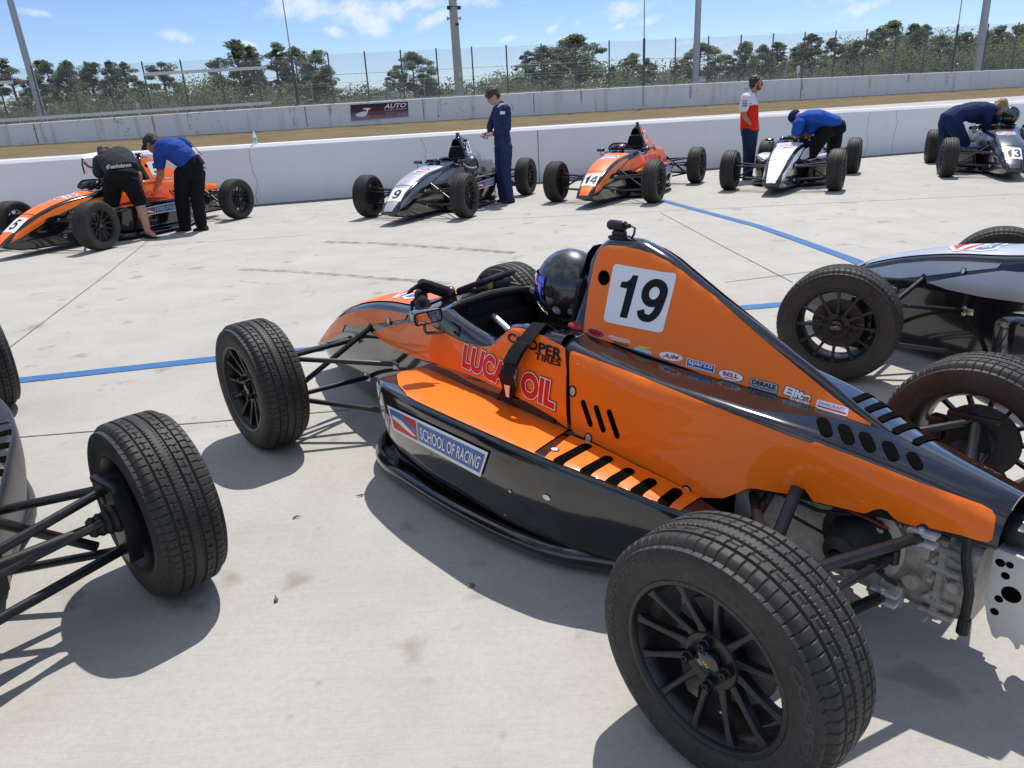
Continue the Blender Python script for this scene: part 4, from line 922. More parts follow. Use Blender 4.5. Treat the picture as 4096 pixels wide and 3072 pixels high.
# ================================================================ walls
def wall_mat(name, base, streak, scuff, amt):
    m = bpy.data.materials.new(name); m.use_nodes = True; m.node_tree.nodes.clear(); t = NT(m.node_tree)
    v = t.n('ShaderNodeTexCoord').outputs['Object']
    a = t.noise(v, .8, 5, .6); st = t.noise(t.map(v, (1.6, 1.6, .12)), 1.3, 5, .6); sc = t.noise(t.map(v, (1, 1, 2.2)), 2.2, 6, .7); sm = t.noise(v, .55, 2, .5)
    c = t.mix(t.ramp(a, [(.3, 0.), (.7, 1.)]), tuple(x*.93 for x in base), base)
    c = t.mix(t.m('MULTIPLY', t.ramp(st, [(.56, 0.), (.72, 1.)]), amt), c, streak)
    c = t.mix(t.m('MULTIPLY', t.m('MULTIPLY', t.ramp(sc, [(.60, 0.), (.66, 1.)]), t.ramp(sm, [(.52, 0.), (.60, 1.)])), scuff), c, (.16, .165, .17))
    sx = t.n('ShaderNodeSeparateXYZ'); t.l(v, sx.inputs[0])
    p = t.n('ShaderNodeBsdfPrincipled', i_Base_Color=c, i_Roughness=.6); p.inputs['Specular IOR Level'].default_value = .3
    bp = t.n('ShaderNodeBump', i_Strength=.15, i_Distance=.02, i_Height=sc); t.l(bp.outputs[0], p.inputs['Normal'])
    o = t.n('ShaderNodeOutputMaterial'); t.l(p.outputs[0], o.inputs[0]); MATS[name] = m
wall_mat('pit_wall_paint', (.80, .81, .825), (.60, .58, .55), .0, .18)
wall_mat('far_wall_paint', (.74, .75, .76), (.42, .36, .30), .8, .6)
mat('wall_joint', (.12, .12, .12), .9, var=.2); 
def long_wall(name, c, k, xs, zb, zt, th, cham, material):
    b = MB(); rings = []
    for x, z0, z1 in zip(xs, zb, zt):
        y = c+k*x; rings.append([(x, y, z0), (x, y, z1-cham), (x, y+cham*.9, z1), (x, y+th, z1), (x, y+th, z0)])
    b.loft(rings); return b.build(name, material, smooth=0)
tops = [(0, 652), (620, 605), (1300, 560), (2000, 521), (2700, 484), (3400, 445), (4096, 407)]
T = [on_line(px, py-4, NW0, NK) for px, py in tops]; pf = np.polyfit([p.x for p in T], [p.z for p in T], 2)
xs = np.linspace(-32, 36, 35); zt = [float(np.polyval(pf, min(12, max(-9, x)))) for x in xs]
pit_wall = long_wall('pit_wall', NW0, NK, xs, [-.02]*35, zt, .30, .052, 'pit_wall_paint'); tag(pit_wall, 'long white pit wall behind the row of parked race cars', 'wall')
for px, py0, py1, w in ((2150, 512, 735, .014), (1692, 560, 770, .005), (997, 590, 815, .006), (3480, 445, 640, .005), (3590, 440, 620, .005)):
    p0 = on_line(px, py0, NW0, NK); b = MB(); b.loft([[(p0.x-w/2, NW0+NK*p0.x-.003, z), (p0.x+w/2, NW0+NK*p0.x-.003, z)] for z in np.linspace(.01, float(np.polyval(pf, p0.x))-.055, 8)], False, False, False)
    if w < .01: b.v = [(x+.03*sin(z*9+px)+.012*sin(z*31), y+NK*(.03*sin(z*9+px)+.012*sin(z*31)), z) for x, y, z in b.v]
    b.build('wall_joint' if w > .01 else 'hairline_crack', 'wall_joint', pit_wall)
ft_ = [(0, 500), (700, 452), (1100, 429), (1740, 391), (2400, 351), (3100, 320), (3396, 306), (4096, 275)]
fb_ = [(0, 583), (890, 526), (1300, 501), (2000, 459), (2700, 419), (3400, 384), (4096, 352)]
T = [on_line(px, py, FW0, FK) for px, py in ft_]; B_ = [on_line(px, py, FW0, FK) for px, py in fb_]
pft = np.polyfit([p.x for p in T], [p.z for p in T], 2); pfb = np.polyfit([p.x for p in B_], [p.z for p in B_], 2)
cl = lambda x: min(36, max(-26, x))
wt_z = lambda x: float(np.polyval(pft, cl(x))); wb_z = lambda x: float(np.polyval(pfb, cl(x)))
xs = np.linspace(-60, 70, 66)
far_wall = long_wall('barrier_wall', FW0, FK, xs, [wb_z(x)-.25 for x in xs], [wt_z(x) for x in xs], .35, .04, 'far_wall_paint'); tag(far_wall, 'stained white concrete barrier beyond the grass, carrying the tall mesh fence', 'wall')
for px in (108, 1215, 1690, 2135, 2572, 3200):
    p0 = on_line(px, 400, FW0, FK); b = MB(); b.box((p0.x, FW0+FK*p0.x-.012, (wt_z(p0.x)+wb_z(p0.x))/2-.02), (.03, .03, wt_z(p0.x)-wb_z(p0.x)-.06)); b.build('wall_joint', 'wall_joint', far_wall)
random.seed(7)
b = MB()
for px in list(range(150, 4000, 145)):
    if random.random() < .75:
        p0 = on_line(px+random.uniform(-15, 15), 400, FW0, FK); w = random.uniform(.12, .30); z1 = wt_z(p0.x)-.05; z0 = wb_z(p0.x)+random.uniform(0, .4)
        pts = [(-w/2, z1), (w/2, z1), (w*.5, (z0+z1)/2), (w*.4, z0), (-w*.4, z0), (-w*.5, (z0+z1)/2)]; b.add([(p0.x+u, FW0+FK*(p0.x+u)-.004, z) for u, z in pts], [tuple(range(6))])
o = b.build('rust_streaks', 'rust_stain', far_wall); tag(o, kind='stuff')
# banner on the far wall
qc = [on_line(px, py, FW0-.04, FK) for px, py in ((1401, 420), (1631, 406), (1634, 466), (1404, 484))]
def banner_mat():
    m = bpy.data.materials.new('banner_print'); m.use_nodes = True; m.node_tree.nodes.clear(); t = NT(m.node_tree)
    v = t.n('ShaderNodeTexCoord').outputs['Generated']; sx = t.n('ShaderNodeSeparateXYZ'); t.l(v, sx.inputs[0])
    c = t.ramp(sx.outputs[2], [(.0, (.28, .26, .34)), (.32, (.24, .14, .20)), (.55, (.10, .015, .018)), (.85, (.016, .007, .009))])
    n = t.noise(v, 6, 4); c = t.mix(t.m('MULTIPLY', t.ramp(n, [(.5, 0.), (.65, 1.)]), .3), c, (.14, .015, .015))
    p = t.n('ShaderNodeBsdfPrincipled', i_Base_Color=c, i_Roughness=.55); o = t.n('ShaderNodeOutputMaterial'); t.l(p.outputs[0], o.inputs[0]); MATS['banner_print'] = m
banner_mat()
b = MB(); b.loft([[tuple(p+Vector((0, dy, 0))) for p in qc] for dy in (0, .02)]); ban = b.build('banner', 'banner_print', smooth=0); tag(ban, 'dark red and black advertising banner with white car hung on the far wall', 'banner')
def bq(u, v, l=0): a = qc[3].lerp(qc[2], u); c = qc[0].lerp(qc[1], u); p = a.lerp(c, v); return (p.x, p.y-.004-l, p.z)
for tx, bx, mk, sh in (('AUTO', (.58, .64, .97, .93), 'sticker_white', .3), ('COLLISION', (.58, .50, .98, .60), 'sticker_grey', .1), ('RESTORING', (.32, .27, .60, .39), 'sticker_black', 0), ('them is OURS!', (.32, .10, .60, .24), 'sticker_red', .2)):
    uv, f = text_in(tx, .02, sh, bx); b = MB(); b.add([bq(u, v) for u, v in uv], f); b.build('banner_lettering', mk, ban, 0)
for pts in ([(.08, .38), (.12, .46), (.18, .52), (.24, .55), (.29, .46), (.28, .34), (.24, .22), (.16, .20), (.10, .28)], [(.21, .74), (.30, .76), (.36, .70), (.31, .62), (.29, .48), (.26, .50), (.28, .64), (.22, .67)]):
    b = MB(); b.add([bq(u, v) for u, v in pts], [tuple(range(len(pts)))]); b.build('banner_car', 'sticker_white', ban, 0)
for u in (.655, .75, .84, .93): b = MB(); b.add([bq(u+.012*cos(a), .17+.05*sin(a)) for a in np.linspace(0, 2*pi, 9)[:-1]], [tuple(range(8))]); b.build('banner_emblem', 'sticker_red' if u < .8 else 'sticker_grey', ban, 0)

# ================================================================ fences, poles, rails
mat('fence_steel', (.10, .105, .11), .55, .4, var=.2); mat('galvanised', (.42, .43, .44), .5, .5, var=.12, vs=3); mat('concrete_pole', (.44, .42, .39), .85, var=.14, vs=2, bump=.2); mat('rail_white', (.62, .63, .60), .5, .2, var=.1)
def link_mat(name, cell, wire, col):
    m = bpy.data.materials.new(name); m.use_nodes = True; m.node_tree.nodes.clear(); t = NT(m.node_tree)
    v = t.n('ShaderNodeTexCoord').outputs['Object']; sx = t.n('ShaderNodeSeparateXYZ'); t.l(v, sx.inputs[0]); fs_ = []
    for sg in (1, -1):
        a = t.m('ADD', t.m('MULTIPLY', sx.outputs[0], 1/cell), t.m('MULTIPLY', sx.outputs[2], sg/cell)); fs_.append(t.m('LESS_THAN', t.m('FRACT', a), wire))
    f = t.m('MAXIMUM', fs_[0], fs_[1])
    p = t.n('ShaderNodeBsdfPrincipled', i_Base_Color=(*col, 1), i_Roughness=.5, i_Metallic=.4); tr = t.n('ShaderNodeBsdfTransparent'); mx = t.n('ShaderNodeMixShader')
    t.l(f, mx.inputs[0]); t.l(tr.outputs[0], mx.inputs[1]); t.l(p.outputs[0], mx.inputs[2]); o = t.n('ShaderNodeOutputMaterial'); t.l(mx.outputs[0], o.inputs[0]); MATS[name] = m
link_mat('chain_link', .075, .11, (.30, .31, .34)); link_mat('chain_link_low', .075, .10, (.22, .23, .25))
fence = empty('catch_fence', (0, FW0+.2, 0)); tag(fence, 'tall chain link catch fence on dark steel posts along the far wall', 'fence')
FC = FW0+.20
ftop = np.polyfit(*zip(*[(on_line(px, py, FC, FK).x, on_line(px, py, FC, FK).z) for px, py in ((577, 254), (1321, 212), (1893, 183), (2575, 152), (3083, 132), (3449, 119), (3922, 102))]), 1)
ftz = lambda x: float(np.polyval(ftop, x))
TL = Matrix.Translation((0, -FW0-.2, 0))
for px in (-165, -15, 133, 283, 430, 577, 731, 882, 1030, 1175, 1321, 1467, 1610, 1752, 1893, 2030, 2168, 2303, 2437, 2575, 2699, 2829, 2957, 3083, 3207, 3328, 3449, 3567, 3685, 3803, 3922, 4040, 4155):
    x = on_line(px, 480-px*.0635 if False else 300, FC, FK).x; y = FC+FK*x; big = px in (1175, 2575, 3803)
    b = MB(); w = .075 if big else .042; b.tube([(x, y, wt_z(x)-.15), (x, y, ftz(x)+(.02 if not big else .05))], w, 8)
    b.xform(TL); b.build('post', 'fence_steel', fence)
    if big:
        m_ = MB(); m_.tube([(x, y, ftz(x)), (x-.02, y, ftz(x)+9)], [.035, .02], 8); o = m_.build('flag_mast', 'galvanised'); tag(o, {1175: 'thin bare mast rising from the fence in front of the pine group', 2575: 'thin bare mast on the fence between the concrete pole and light pole', 3803: 'thin bare mast on the fence near the grandstand'}[px], 'mast', 'thin masts on the fence')
xs = np.linspace(-40, 45, 60); b = MB(); b.loft([[(x, FC+FK*x-.05, wt_z(x)-.1), (x, FC+FK*x-.05, ftz(x)-.05)] for x in xs], False, False, False); b.xform(TL); b.build('mesh_panel', 'chain_link', fence, 0)
for q in (.0, .56): b = MB(); b.tube([(x, FC+FK*x-.06, wt_z(x)+.04+(ftz(x)-wt_z(x))*q) for x in xs], .012, 5); b.xform(TL); b.build('cable', 'fence_steel', fence)
f2 = empty('boundary_fence', (0, FW0+9, 0)); tag(f2, 'lower chain link boundary fence with angled post tops behind the catch fence', 'fence'); F2 = FW0+9; TL2 = Matrix.Translation((0, -F2, 0))
f2z = np.polyfit(*zip(*[(on_line(px, py, F2, FK).x, on_line(px, py, F2, FK).z) for px, py in ((1735, 313), (1977, 302), (2668, 268), (3539, 226))]), 1)
for x in np.arange(-36, 44, 2.4):
    y = F2+FK*x; z = float(np.polyval(f2z, x)); b = MB(); b.tube([(x, y, .6), (x, y, z-.35), (x+.10, y-.10, z)], .03, 6); b.xform(TL2); b.build('post', 'galvanised', f2)
xs = np.linspace(-40, 48, 40); b = MB(); b.loft([[(x, F2+FK*x, .6), (x, F2+FK*x, float(np.polyval(f2z, x))-.35)] for x in xs], False, False, False); b.xform(TL2); b.build('mesh_panel', 'chain_link_low', f2, 0)
for dz in (0, -.17): b = MB(); b.tube([(x, F2+FK*x-.05, float(np.polyval(f2z, x))+dz) for x in xs], .008, 5); b.xform(TL2); b.build('barbed_wire', 'fence_steel', f2)
def pole(name, p0, p1, D, r0, r1, mk, label, cat, n=14):
    a, c = at(*p0, D), at(*p1, D); a = a+(a-c)*(2.0/max(.1, (a-c).length)); c = a+(c-a)*1.6
    root = empty(name, (a.x, a.y, a.z)); tag(root, label, cat); b = MB(); b.tube([(0, 0, 0), c-a], [r0, r1], n); b.build('pole_shaft', mk, root); return root, a, c
pole('light_pole', (170, 465), (40, 0), 52, .235, .17, 'galvanised', 'leaning grey metal light pole at the far left', 'light pole')
pole('light_pole', (2782, 320), (2794, 0), 55, .24, .19, 'galvanised', 'grey metal light pole behind the fence, right of the middle', 'light pole')
pole('light_pole', (3915, 230), (3949, 0), 58, .27, .24, 'galvanised', 'grey metal light pole in front of the grandstand', 'light pole')
rp, a, c = pole('speaker_pole', (1838, 365), (1810, 0), 54, .32, .23, 'concrete_pole', 'square concrete pole carrying horn loudspeakers and floodlights', 'pole', 4)
def on_pole(px, py): return at(px, py, 53.6)-a
for px, py in ((1795, 31), (1836, 31)):
    p = on_pole(px, py); b = MB(); b.box(p, (.24, .2, .22), bev=.03); b.box(p+Vector((.12 if px < 1815 else -.12, .1, .08)), (.3, .05, .05)); b.build('floodlight', 'black_satin', rp)
for px, py, s in ((1795, 74, -1), (1837, 73, 1)):
    p = on_pole(px, py); b = MB(); b.lathe([(.03, 0), (.05, s*.08), (.14, s*.22), (.13, s*.22), (.02, s*.06)], 14, 'x', tuple(p-Vector((s*.1, 0, 0)))); b.build('loudspeaker', 'galvanised', rp)
p = on_pole(1829, 97); b = MB(); b.box(p, (.22, .2, .16), bev=.03); b.build('floodlight', 'black_satin', rp)
for i in range(11):
    p = on_pole(1824+i*1.4, 130+i*17); b = MB(); b.box(p-Vector((0, .08, 0)), (.14, .10, .05)); b.build('climbing_step', 'galvanised', rp)
p = on_pole(1839, 300); b = MB(); b.box(p-Vector((0, .1, 0)), (.14, .14, .34), bev=.02); b.build('meter_box', 'rail_white', rp)
for (p0, p1, nm, lab, n) in (((0, 482), (1085, 411), 'guard_rail', 'long pale rail along the top of the far wall at left', 7), ((575, 297), (1066, 270), 'cross_rail', 'pale horizontal rail high on the fence before the left pines', 0), ((-200, 341), (52, 328), 'cross_rail', 'short end of a pale rail high on the fence at the left edge', 0)):
    q0, q1 = on_line(*p0, FW0-.1, FK), on_line(*p1, FW0-.1, FK); root = empty(nm, q0); tag(root, lab, 'rail'); b = MB(); b.box((0, 0, 0), (.1, .1, .1)) if False else None
    b.strip([(0, 0, 0), q1-q0], .05, .15); b.build('rail_beam', 'rail_white', root)
    for i in range(n): d = (q1-q0)*((i+.45)/n); b = MB(); z_ = wt_z(q0.x+d.x)-q0.z; b.tube([(d.x, d.y+.06, d.z), (d.x, d.y+.06, min(z_-.02, d.z-.05))], .03, 6); b.build('rail_bracket', 'rail_white', root)

# ================================================================ far things: sheds, grandstand, flags
mat('shed_white', (.72, .73, .74), .6, var=.06); mat('window_dark', (.03, .035, .04), .2, var=.1); mat('bleacher_alloy', (.42, .43, .45), .5, .5, var=.1)
def shed(px0, px1, py0, py1, D, label, roof=.06, nm='shed', cat='shed'):
    a, c = at(px0, py1, D), at(px1, py0, D); w = c.x-a.x; z0 = terrain(a.x, a.y)-.1; h = c.z-z0; root = empty(nm, ((a.x+c.x)/2, D, z0)); tag(root, label, cat)
    b = MB(); b.box((0, w*.4, h/2-roof), (w, w*.8, h-2*roof), bev=.02); b.build('wall', 'shed_white', root)
    b = MB(); b.box((0, w*.4, h-roof*.5), (w*1.08, w*.88, roof), bev=.01); b.build('roof', 'sticker_white', root)
    for s in (-.22, .2): b = MB(); b.box((s*w, -.012, h*.72), (w*.2, .03, h*.16)); b.build('window', 'window_dark', root)
shed(1492, 1537, 383, 398, 66, 'low white trailer behind the far wall, left of the taller one', nm='trailer', cat='trailer')
shed(1555, 1590, 367, 396, 67, 'taller white trailer behind the far wall above the banner', nm='trailer', cat='trailer')
shed(1607, 1628, 369, 390, 68, 'small white roofed kiosk behind the wall below the lone pine', nm='kiosk', cat='kiosk')
shed(2796, 2824, 306, 327, 64, 'small white roofed hut behind the wall beside the light pole', nm='hut', cat='hut')
for px, py0, py1, lab in ((549, 409, 433, 'thin white marker post by the scrub, left of a pair'), (556, 411, 434, 'thin white marker post by the scrub, right of a pair'), (3192, 263, 290, 'small white notice board on the boundary fence')):
    a, c = at(px, py1, 58), at(px, py0, 58); b = MB(); b.box((0, 0, (c.z-a.z)/2), (.07 if px < 1000 else .20, .04, c.z-a.z), bev=.005); b.box((0, .03, -.3), (.05, .03, 1.2)); o = b.build('marker_post' if px < 1000 else 'notice_board', 'sticker_white'); o.location = a; tag(o, lab, 'post' if px < 1000 else 'sign')
D0 = 74; root = empty('grandstand', at(3700, 275, D0)); tag(root, 'grey aluminium grandstand with rising rows of seats at the right', 'grandstand')
g0 = root.location.copy(); top_z = at(3900, 202, D0+9).z-g0.z; nrow = 14
for i in range(nrow):
    z = top_z*i/(nrow-1)-.4; y = 9.0*i/(nrow-1); x0 = 1.5*(1-i/(nrow-1))-1.0+2.2*(1-i/(nrow-1)); b = MB(); b.box((x0+14, y, z), (28, .30, .05)); b.box((x0+14, y+.36, z-.22), (28, .45, .03)); b.box((x0+14, y+.14, z-.20), (28, .02, .3)); b.build('seat_row', 'bleacher_alloy', root)
b = MB(); b.tube([(3.0, -.3, .2), (-1.2, 9.2, top_z+.7)], .05, 6); b.tube([(3.0, -.3, -.2), (-1.2, 9.2, top_z+.2)], .03, 6)
for q in np.linspace(0, 1, 8): b.tube([(3.0-4.2*q, -.3+9.5*q, -.8+q*top_z), (3.0-4.2*q, -.3+9.5*q, .2+q*(top_z+.5))], .03, 6)
b.build('end_railing', 'rail_white', root)
for i, (px, py) in enumerate(((3884, 216), (3932, 240), (3976, 258))):
    p = at(px, py, D0+6-2.4*i)-g0; b = MB(); b.box(p, (.75, .3, .06)); b.box(p+Vector((.12, -.35, -.2)), (.75, .3, .06)); b.build('aisle_step', 'sticker_white', root)
for px, py, cols, lab in ((3706, 172, ('sticker_white', 'sticker_red'), 'drooping red and white flag at the near end of the grandstand'), (3881, 158, ('sticker_red', 'sticker_white'), 'small red flag with white corner above the grandstand'), (4087, 156, ('sticker_red', 'sticker_yellow'), 'small red and yellow flag at the right edge')):
    p = at(px, py, D0+8); root = empty('flag', p); tag(root, lab, 'flag', 'flags above the grandstand'); b = MB(); b.tube([(.3, 0, .5), (.3, 0, -2.6)], .02, 6); b.build('flag_staff', 'galvanised', root)
    for k in (0, 1):
        b = MB(); b.loft([[(.28-.30*q_-.10*k, .06*sin(q_*7+k), .42-.5*k-q_*.25), (.28-.30*q_-.10*k, .05*sin(q_*7+2), -.05-.45*k-q_*.30)] for q_ in np.linspace(0, 1, 8)], False, False, False); b.build('flag_cloth', cols[k], root)
# ================================================================ trees and scrub
def leaf_mat(name, lo, hi):
    m = bpy.data.materials.new(name); m.use_nodes = True; m.node_tree.nodes.clear(); t = NT(m.node_tree)
    g = t.n('ShaderNodeNewGeometry'); oi = t.n('ShaderNodeObjectInfo'); v = t.n('ShaderNodeTexCoord').outputs['Object']
    n1 = t.noise(v, .9, 3, .6); f = t.m('ADD', t.m('MULTIPLY', g.outputs['Random Per Island'], .55), t.m('MULTIPLY', n1, .6))
    f = t.m('ADD', f, t.m('MULTIPLY', t.m('SUBTRACT', oi.outputs['Random'], .5), .25)); c = t.mix(t.ramp(f, [(.25, 0.), (.85, 1.)]), lo, hi)
    d = t.n('ShaderNodeBsdfPrincipled', i_Base_Color=c, i_Roughness=.6); d.inputs['Specular IOR Level'].default_value = .3
    tr = t.n('ShaderNodeBsdfTranslucent', i_Color=c); mx = t.n('ShaderNodeMixShader', i_0=.5); t.l(d.outputs[0], mx.inputs[1]); t.l(tr.outputs[0], mx.inputs[2])
    o = t.n('ShaderNodeOutputMaterial'); t.l(mx.outputs[0], o.inputs[0]); MATS[name] = m
leaf_mat('pine_needles', (.080, .112, .054), (.225, .26, .13)); leaf_mat('scrub_leaves', (.095, .120, .055), (.25, .27, .13))
mat('pine_bark', (.13, .095, .075), .9, var=.3, vs=3)
rng = np.random.default_rng(11)
def leaf_cloud(mb, c, r, n, size):
    """n small blades scattered through an ellipsoid, thicker towards its skin"""
    c = np.array(c); r = np.array(r)
    d = rng.normal(size=(n, 3)); d /= np.linalg.norm(d, axis=1)[:, None]; P = c+d*r*(rng.random((n, 1))**.45)
    a = rng.normal(size=(n, 3)); a /= np.linalg.norm(a, axis=1)[:, None]; b_ = np.cross(a, rng.normal(size=(n, 3))); b_ /= np.linalg.norm(b_, axis=1)[:, None]
    s = size*(.6+.8*rng.random((n, 1))); A = a*s; B = b_*s*.55
    V = np.stack([P-A, P+B, P+A, P-B], 1).reshape(-1, 3); mb.add(V.tolist(), [(4*i, 4*i+1, 4*i+2, 4*i+3) for i in range(n)])
def pine(h, w, kind, dens=1.0):
    """crown and trunk meshes of a slash pine h high and w wide; kind: 0 round head, 1 ragged spire, 2 dense cone"""
    cr, tk = MB(), MB(); lean = rng.normal(0, .02, 2)
    ax = lambda q: np.array([lean[0]*h*q*q, lean[1]*h*q*q, h*q])
    tk.tube([ax(q) for q in np.linspace(0, .95, 7)], [.016*h*(1-.8*q)+.02 for q in np.linspace(0, .95, 7)], 7)
    n = {0: 44, 1: 40, 2: 58}[kind]; q0 = {0: .38, 1: .25, 2: .08}[kind]
    for i in range(n):
        q = q0+(1-q0)*(i+rng.random())/n; e = (q-q0)/(1-q0)
        prof = {0: sin(pi*min(1, .16+.86*e))**.7, 1: (1-e)**.6*.8+.22, 2: (1-e)**.6*.92+.16}[kind]
        a = rng.random()*2*pi; rr = w/2*prof*(.25+.75*rng.random()**.6); c = ax(q)+np.array([cos(a)*rr, sin(a)*rr, rng.normal(0, .015*h)])
        s = w*(.07+.11*rng.random())*(1.0 if kind else 1.1); tk.tube([ax(max(.1, q-.07)), c], [.004*h, .0015*h], 5)
        leaf_cloud(cr, c, (s, s, s*(.72 if kind == 2 else .62)), int(270*dens), w*.013+.03)
    leaf_cloud(cr, ax(1.0), (w*.09, w*.09, h*.05), 60, w*.02+.045)
    return cr, tk
VAR = [pine(8, 5.2, 0), pine(8, 4.6, 0), pine(8, 3.4, 1), pine(8, 3.0, 1), pine(8, 3.6, 2), pine(8, 4.2, 2), pine(8, 4.4, 1)]
VAR = [(c.mesh('crown', 'pine_needles', 0), t_.mesh('trunk', 'pine_bark', 60), w) for (c, t_), w in zip(VAR, (5.2, 4.6, 3.4, 3.0, 3.6, 4.2, 4.4))]
TREES = [(28, 232, 100, 3, 'ragged dark pine left of the leaning light pole'), (120, 290, 110, 4, 'short dense pine behind the leaning light pole'), (185, 238, 120, 6, 'broad pine with ragged top just right of the leaning light pole'), (262, 240, 105, 5, 'dense pine second from the leaning light pole'),
 (352, 246, 120, 5, 'dense pine with leaning crown, third from the leaning light pole'), (438, 244, 90, 2, 'slim pine with see-through crown before the high pale rail'), (490, 250, 105, 2, 'slim pine beside the end of the high pale rail'), (640, 246, 150, 6, 'broad low pine under the middle of the high pale rail'), (560, 320, 110, 4, 'short bushy pine under the left end of the high pale rail'),
 (930, 158, 170, 1, 'tallest pine of the left group, with a rounded head'), (1000, 182, 90, 2, 'narrow pine right of the tallest in the left group'), (1085, 166, 120, 3, 'pine with tiered branches in the middle of the left group'), (1172, 186, 120, 1, 'pine behind the first thin mast'), (1245, 198, 130, 6, 'pine at the right end of the left group'), (870, 320, 140, 5, 'low dense pine at the foot of the left group'), (1290, 265, 130, 5, 'low bright pine at the right foot of the left group'),
 (1645, 208, 140, 0, 'lone round headed pine above the white trailers'), (1700, 295, 120, 5, 'bushy young pine at the foot of the lone pine'), (1560, 285, 50, 3, 'thin spindly young pine left of the lone pine'), (2092, 203, 95, 3, 'left pine of the middle group, with a ragged crown'), (2172, 182, 120, 1, 'middle pine of the middle group'), (2310, 137, 200, 0, 'largest round headed pine, right in the middle group'), (2240, 200, 90, 6, 'pine tucked between the two big ones of the middle group'),
 (2535, 212, 100, 1, 'dark small pine left of the second thin mast'), (2600, 230, 80, 6, 'dark small pine right of the second thin mast'), (2455, 262, 60, 4, 'small bush shaped pine left of the second mast'), (2715, 255, 70, 4, 'small bushy pine between second mast and light pole'), (2800, 172, 150, 0, 'spreading pine behind the middle light pole'), (2925, 220, 60, 3, 'bare twiggy young pine right of the middle light pole'),
 (2985, 165, 90, 1, 'dark round pine at the left end of the right wood'), (3055, 178, 80, 0, 'second pine of the right wood'), (3120, 165, 110, 4, 'third pine of the right wood'), (3190, 185, 110, 5, 'low dense pine fourth in the right wood'), (3262, 132, 120, 4, 'pointed pine standing above its neighbours in the right wood'), (3350, 148, 110, 6, 'pine right of the pointed one in the right wood'), (3430, 160, 110, 5, 'dense pine left of the tallest in the right wood'),
 (3505, 110, 130, 6, 'pine just left of the tallest in the right wood'), (3580, 80, 150, 1, 'tallest pine of the right wood'), (3650, 96, 110, 0, 'flat topped pine right of the tallest one'), (3692, 96, 80, 3, 'see-through pine at the right edge of the tall clump'), (3770, 138, 130, 5, 'dense pine behind the third thin mast'), (3860, 128, 130, 4, 'dense pine behind the grandstand, left of its light pole'), (3940, 118, 120, 5, 'dense pine right behind the grandstand light pole'), (4015, 100, 120, 4, 'dense pine second from the right edge'), (4085, 96, 120, 5, 'dense pine at the right edge of the view')]
random.seed(5)
for i, (px, py, pw, k, lab) in enumerate(TREES):
    D = 70+13*((i*7) % 5)/4+.2*(px-2048)/100; p = at(px, py, D); zb = terrain(p.x, D)-.2; cr, tk, w0 = VAR[k]; h = p.z-zb; w = pw/CAM_F*D*(1.45 if px < 520 else 1.25)
    root = empty('pine_tree', (p.x, D, zb), random.uniform(0, 6.28)); root.scale = (w/w0, w/w0, h/8.3); tag(root, lab, 'tree', 'pine trees beyond the track'); link('trunk', tk, root); link('crown', cr, root)
# low scrub in a ragged belt: nobody could count it
b = MB(); H = lambda x: 2.3+.5*sin(x*.21)+.4*sin(x*.53+1)+.35*sin(x*1.3)+1.3*max(0, min(1, (-x-14)/8))
for i in range(1500):
    x = rng.uniform(-62, 72); y = 63+FK*x*.6+rng.uniform(0, 9); e = rng.random(); hh = H(x)*(.40+.48*e)*(1+.25*max(0, (x-18)/20))+.25*max(0, x-20)/6
    leaf_cloud(b, (x, y, terrain(x, y)+hh*.62), (1.0, .8, hh*.55), 95, .10)
o = b.build('scrub', 'scrub_leaves', smooth=0); tag(o, kind='stuff')
b = MB()
for i in range(900):
    x = rng.uniform(-95, 120); y = 105+FK*x*.4+rng.uniform(0, 12); hh = 3.4+1.0*sin(x*.13)+1.4*rng.random()+1.6*max(0, min(1, (x-25)/20))
    leaf_cloud(b, (x, y, 1.0+hh*.55), (1.7, 1.3, hh*.55), 90, .18)
o = b.build('distant_wood', 'pine_needles', smooth=0); tag(o, kind='stuff')
# ================================================================ people
from mathutils import noise as mnoise
def skin_mat(name, col):
    return mat(name, col, .5, 0, 0, .35, var=.10, vs=14)
skin_mat('skin_fair', (.52, .27, .19)); skin_mat('skin_tan', (.40, .20, .13)); skin_mat('skin_red', (.50, .22, .16))
for nm, c in (('cloth_navy', (.024, .038, .098)), ('cloth_dark_navy', (.014, .026, .085)), ('cloth_blue', (.020, .065, .30)), ('cloth_bright_blue', (.014, .085, .38)), ('cloth_black', (.008, .008, .009)), ('cloth_charcoal', (.032, .036, .045)),
              ('cloth_jeans', (.012, .026, .06)), ('cloth_red', (.74, .028, .010)), ('cloth_white', (.74, .75, .78)), ('cloth_teal', (.03, .20, .25)), ('cap_grey', (.05, .05, .05)), ('cap_navy', (.02, .03, .10)), ('hi_vis_yellow', (.62, .66, .02))):
    mat(nm, c, .88, 0, 0, .2, var=.12, vs=18, bump=.3, bs=160)
mat('hair_brown', (.050, .030, .018), .6, var=.4, vs=60, bump=.6, bs=120); mat('hair_dark', (.016, .012, .010), .55, var=.4, vs=60, bump=.6, bs=120); mat('hair_blond', (.30, .19, .08), .6, var=.3, vs=60, bump=.6, bs=120)
mat('shoe_black', (.010, .010, .010), .5, var=.2); mat('lens_black', (.006, .006, .007), .1, var=.1); mat('phone_blue', (.03, .05, .14), .3, var=.1)

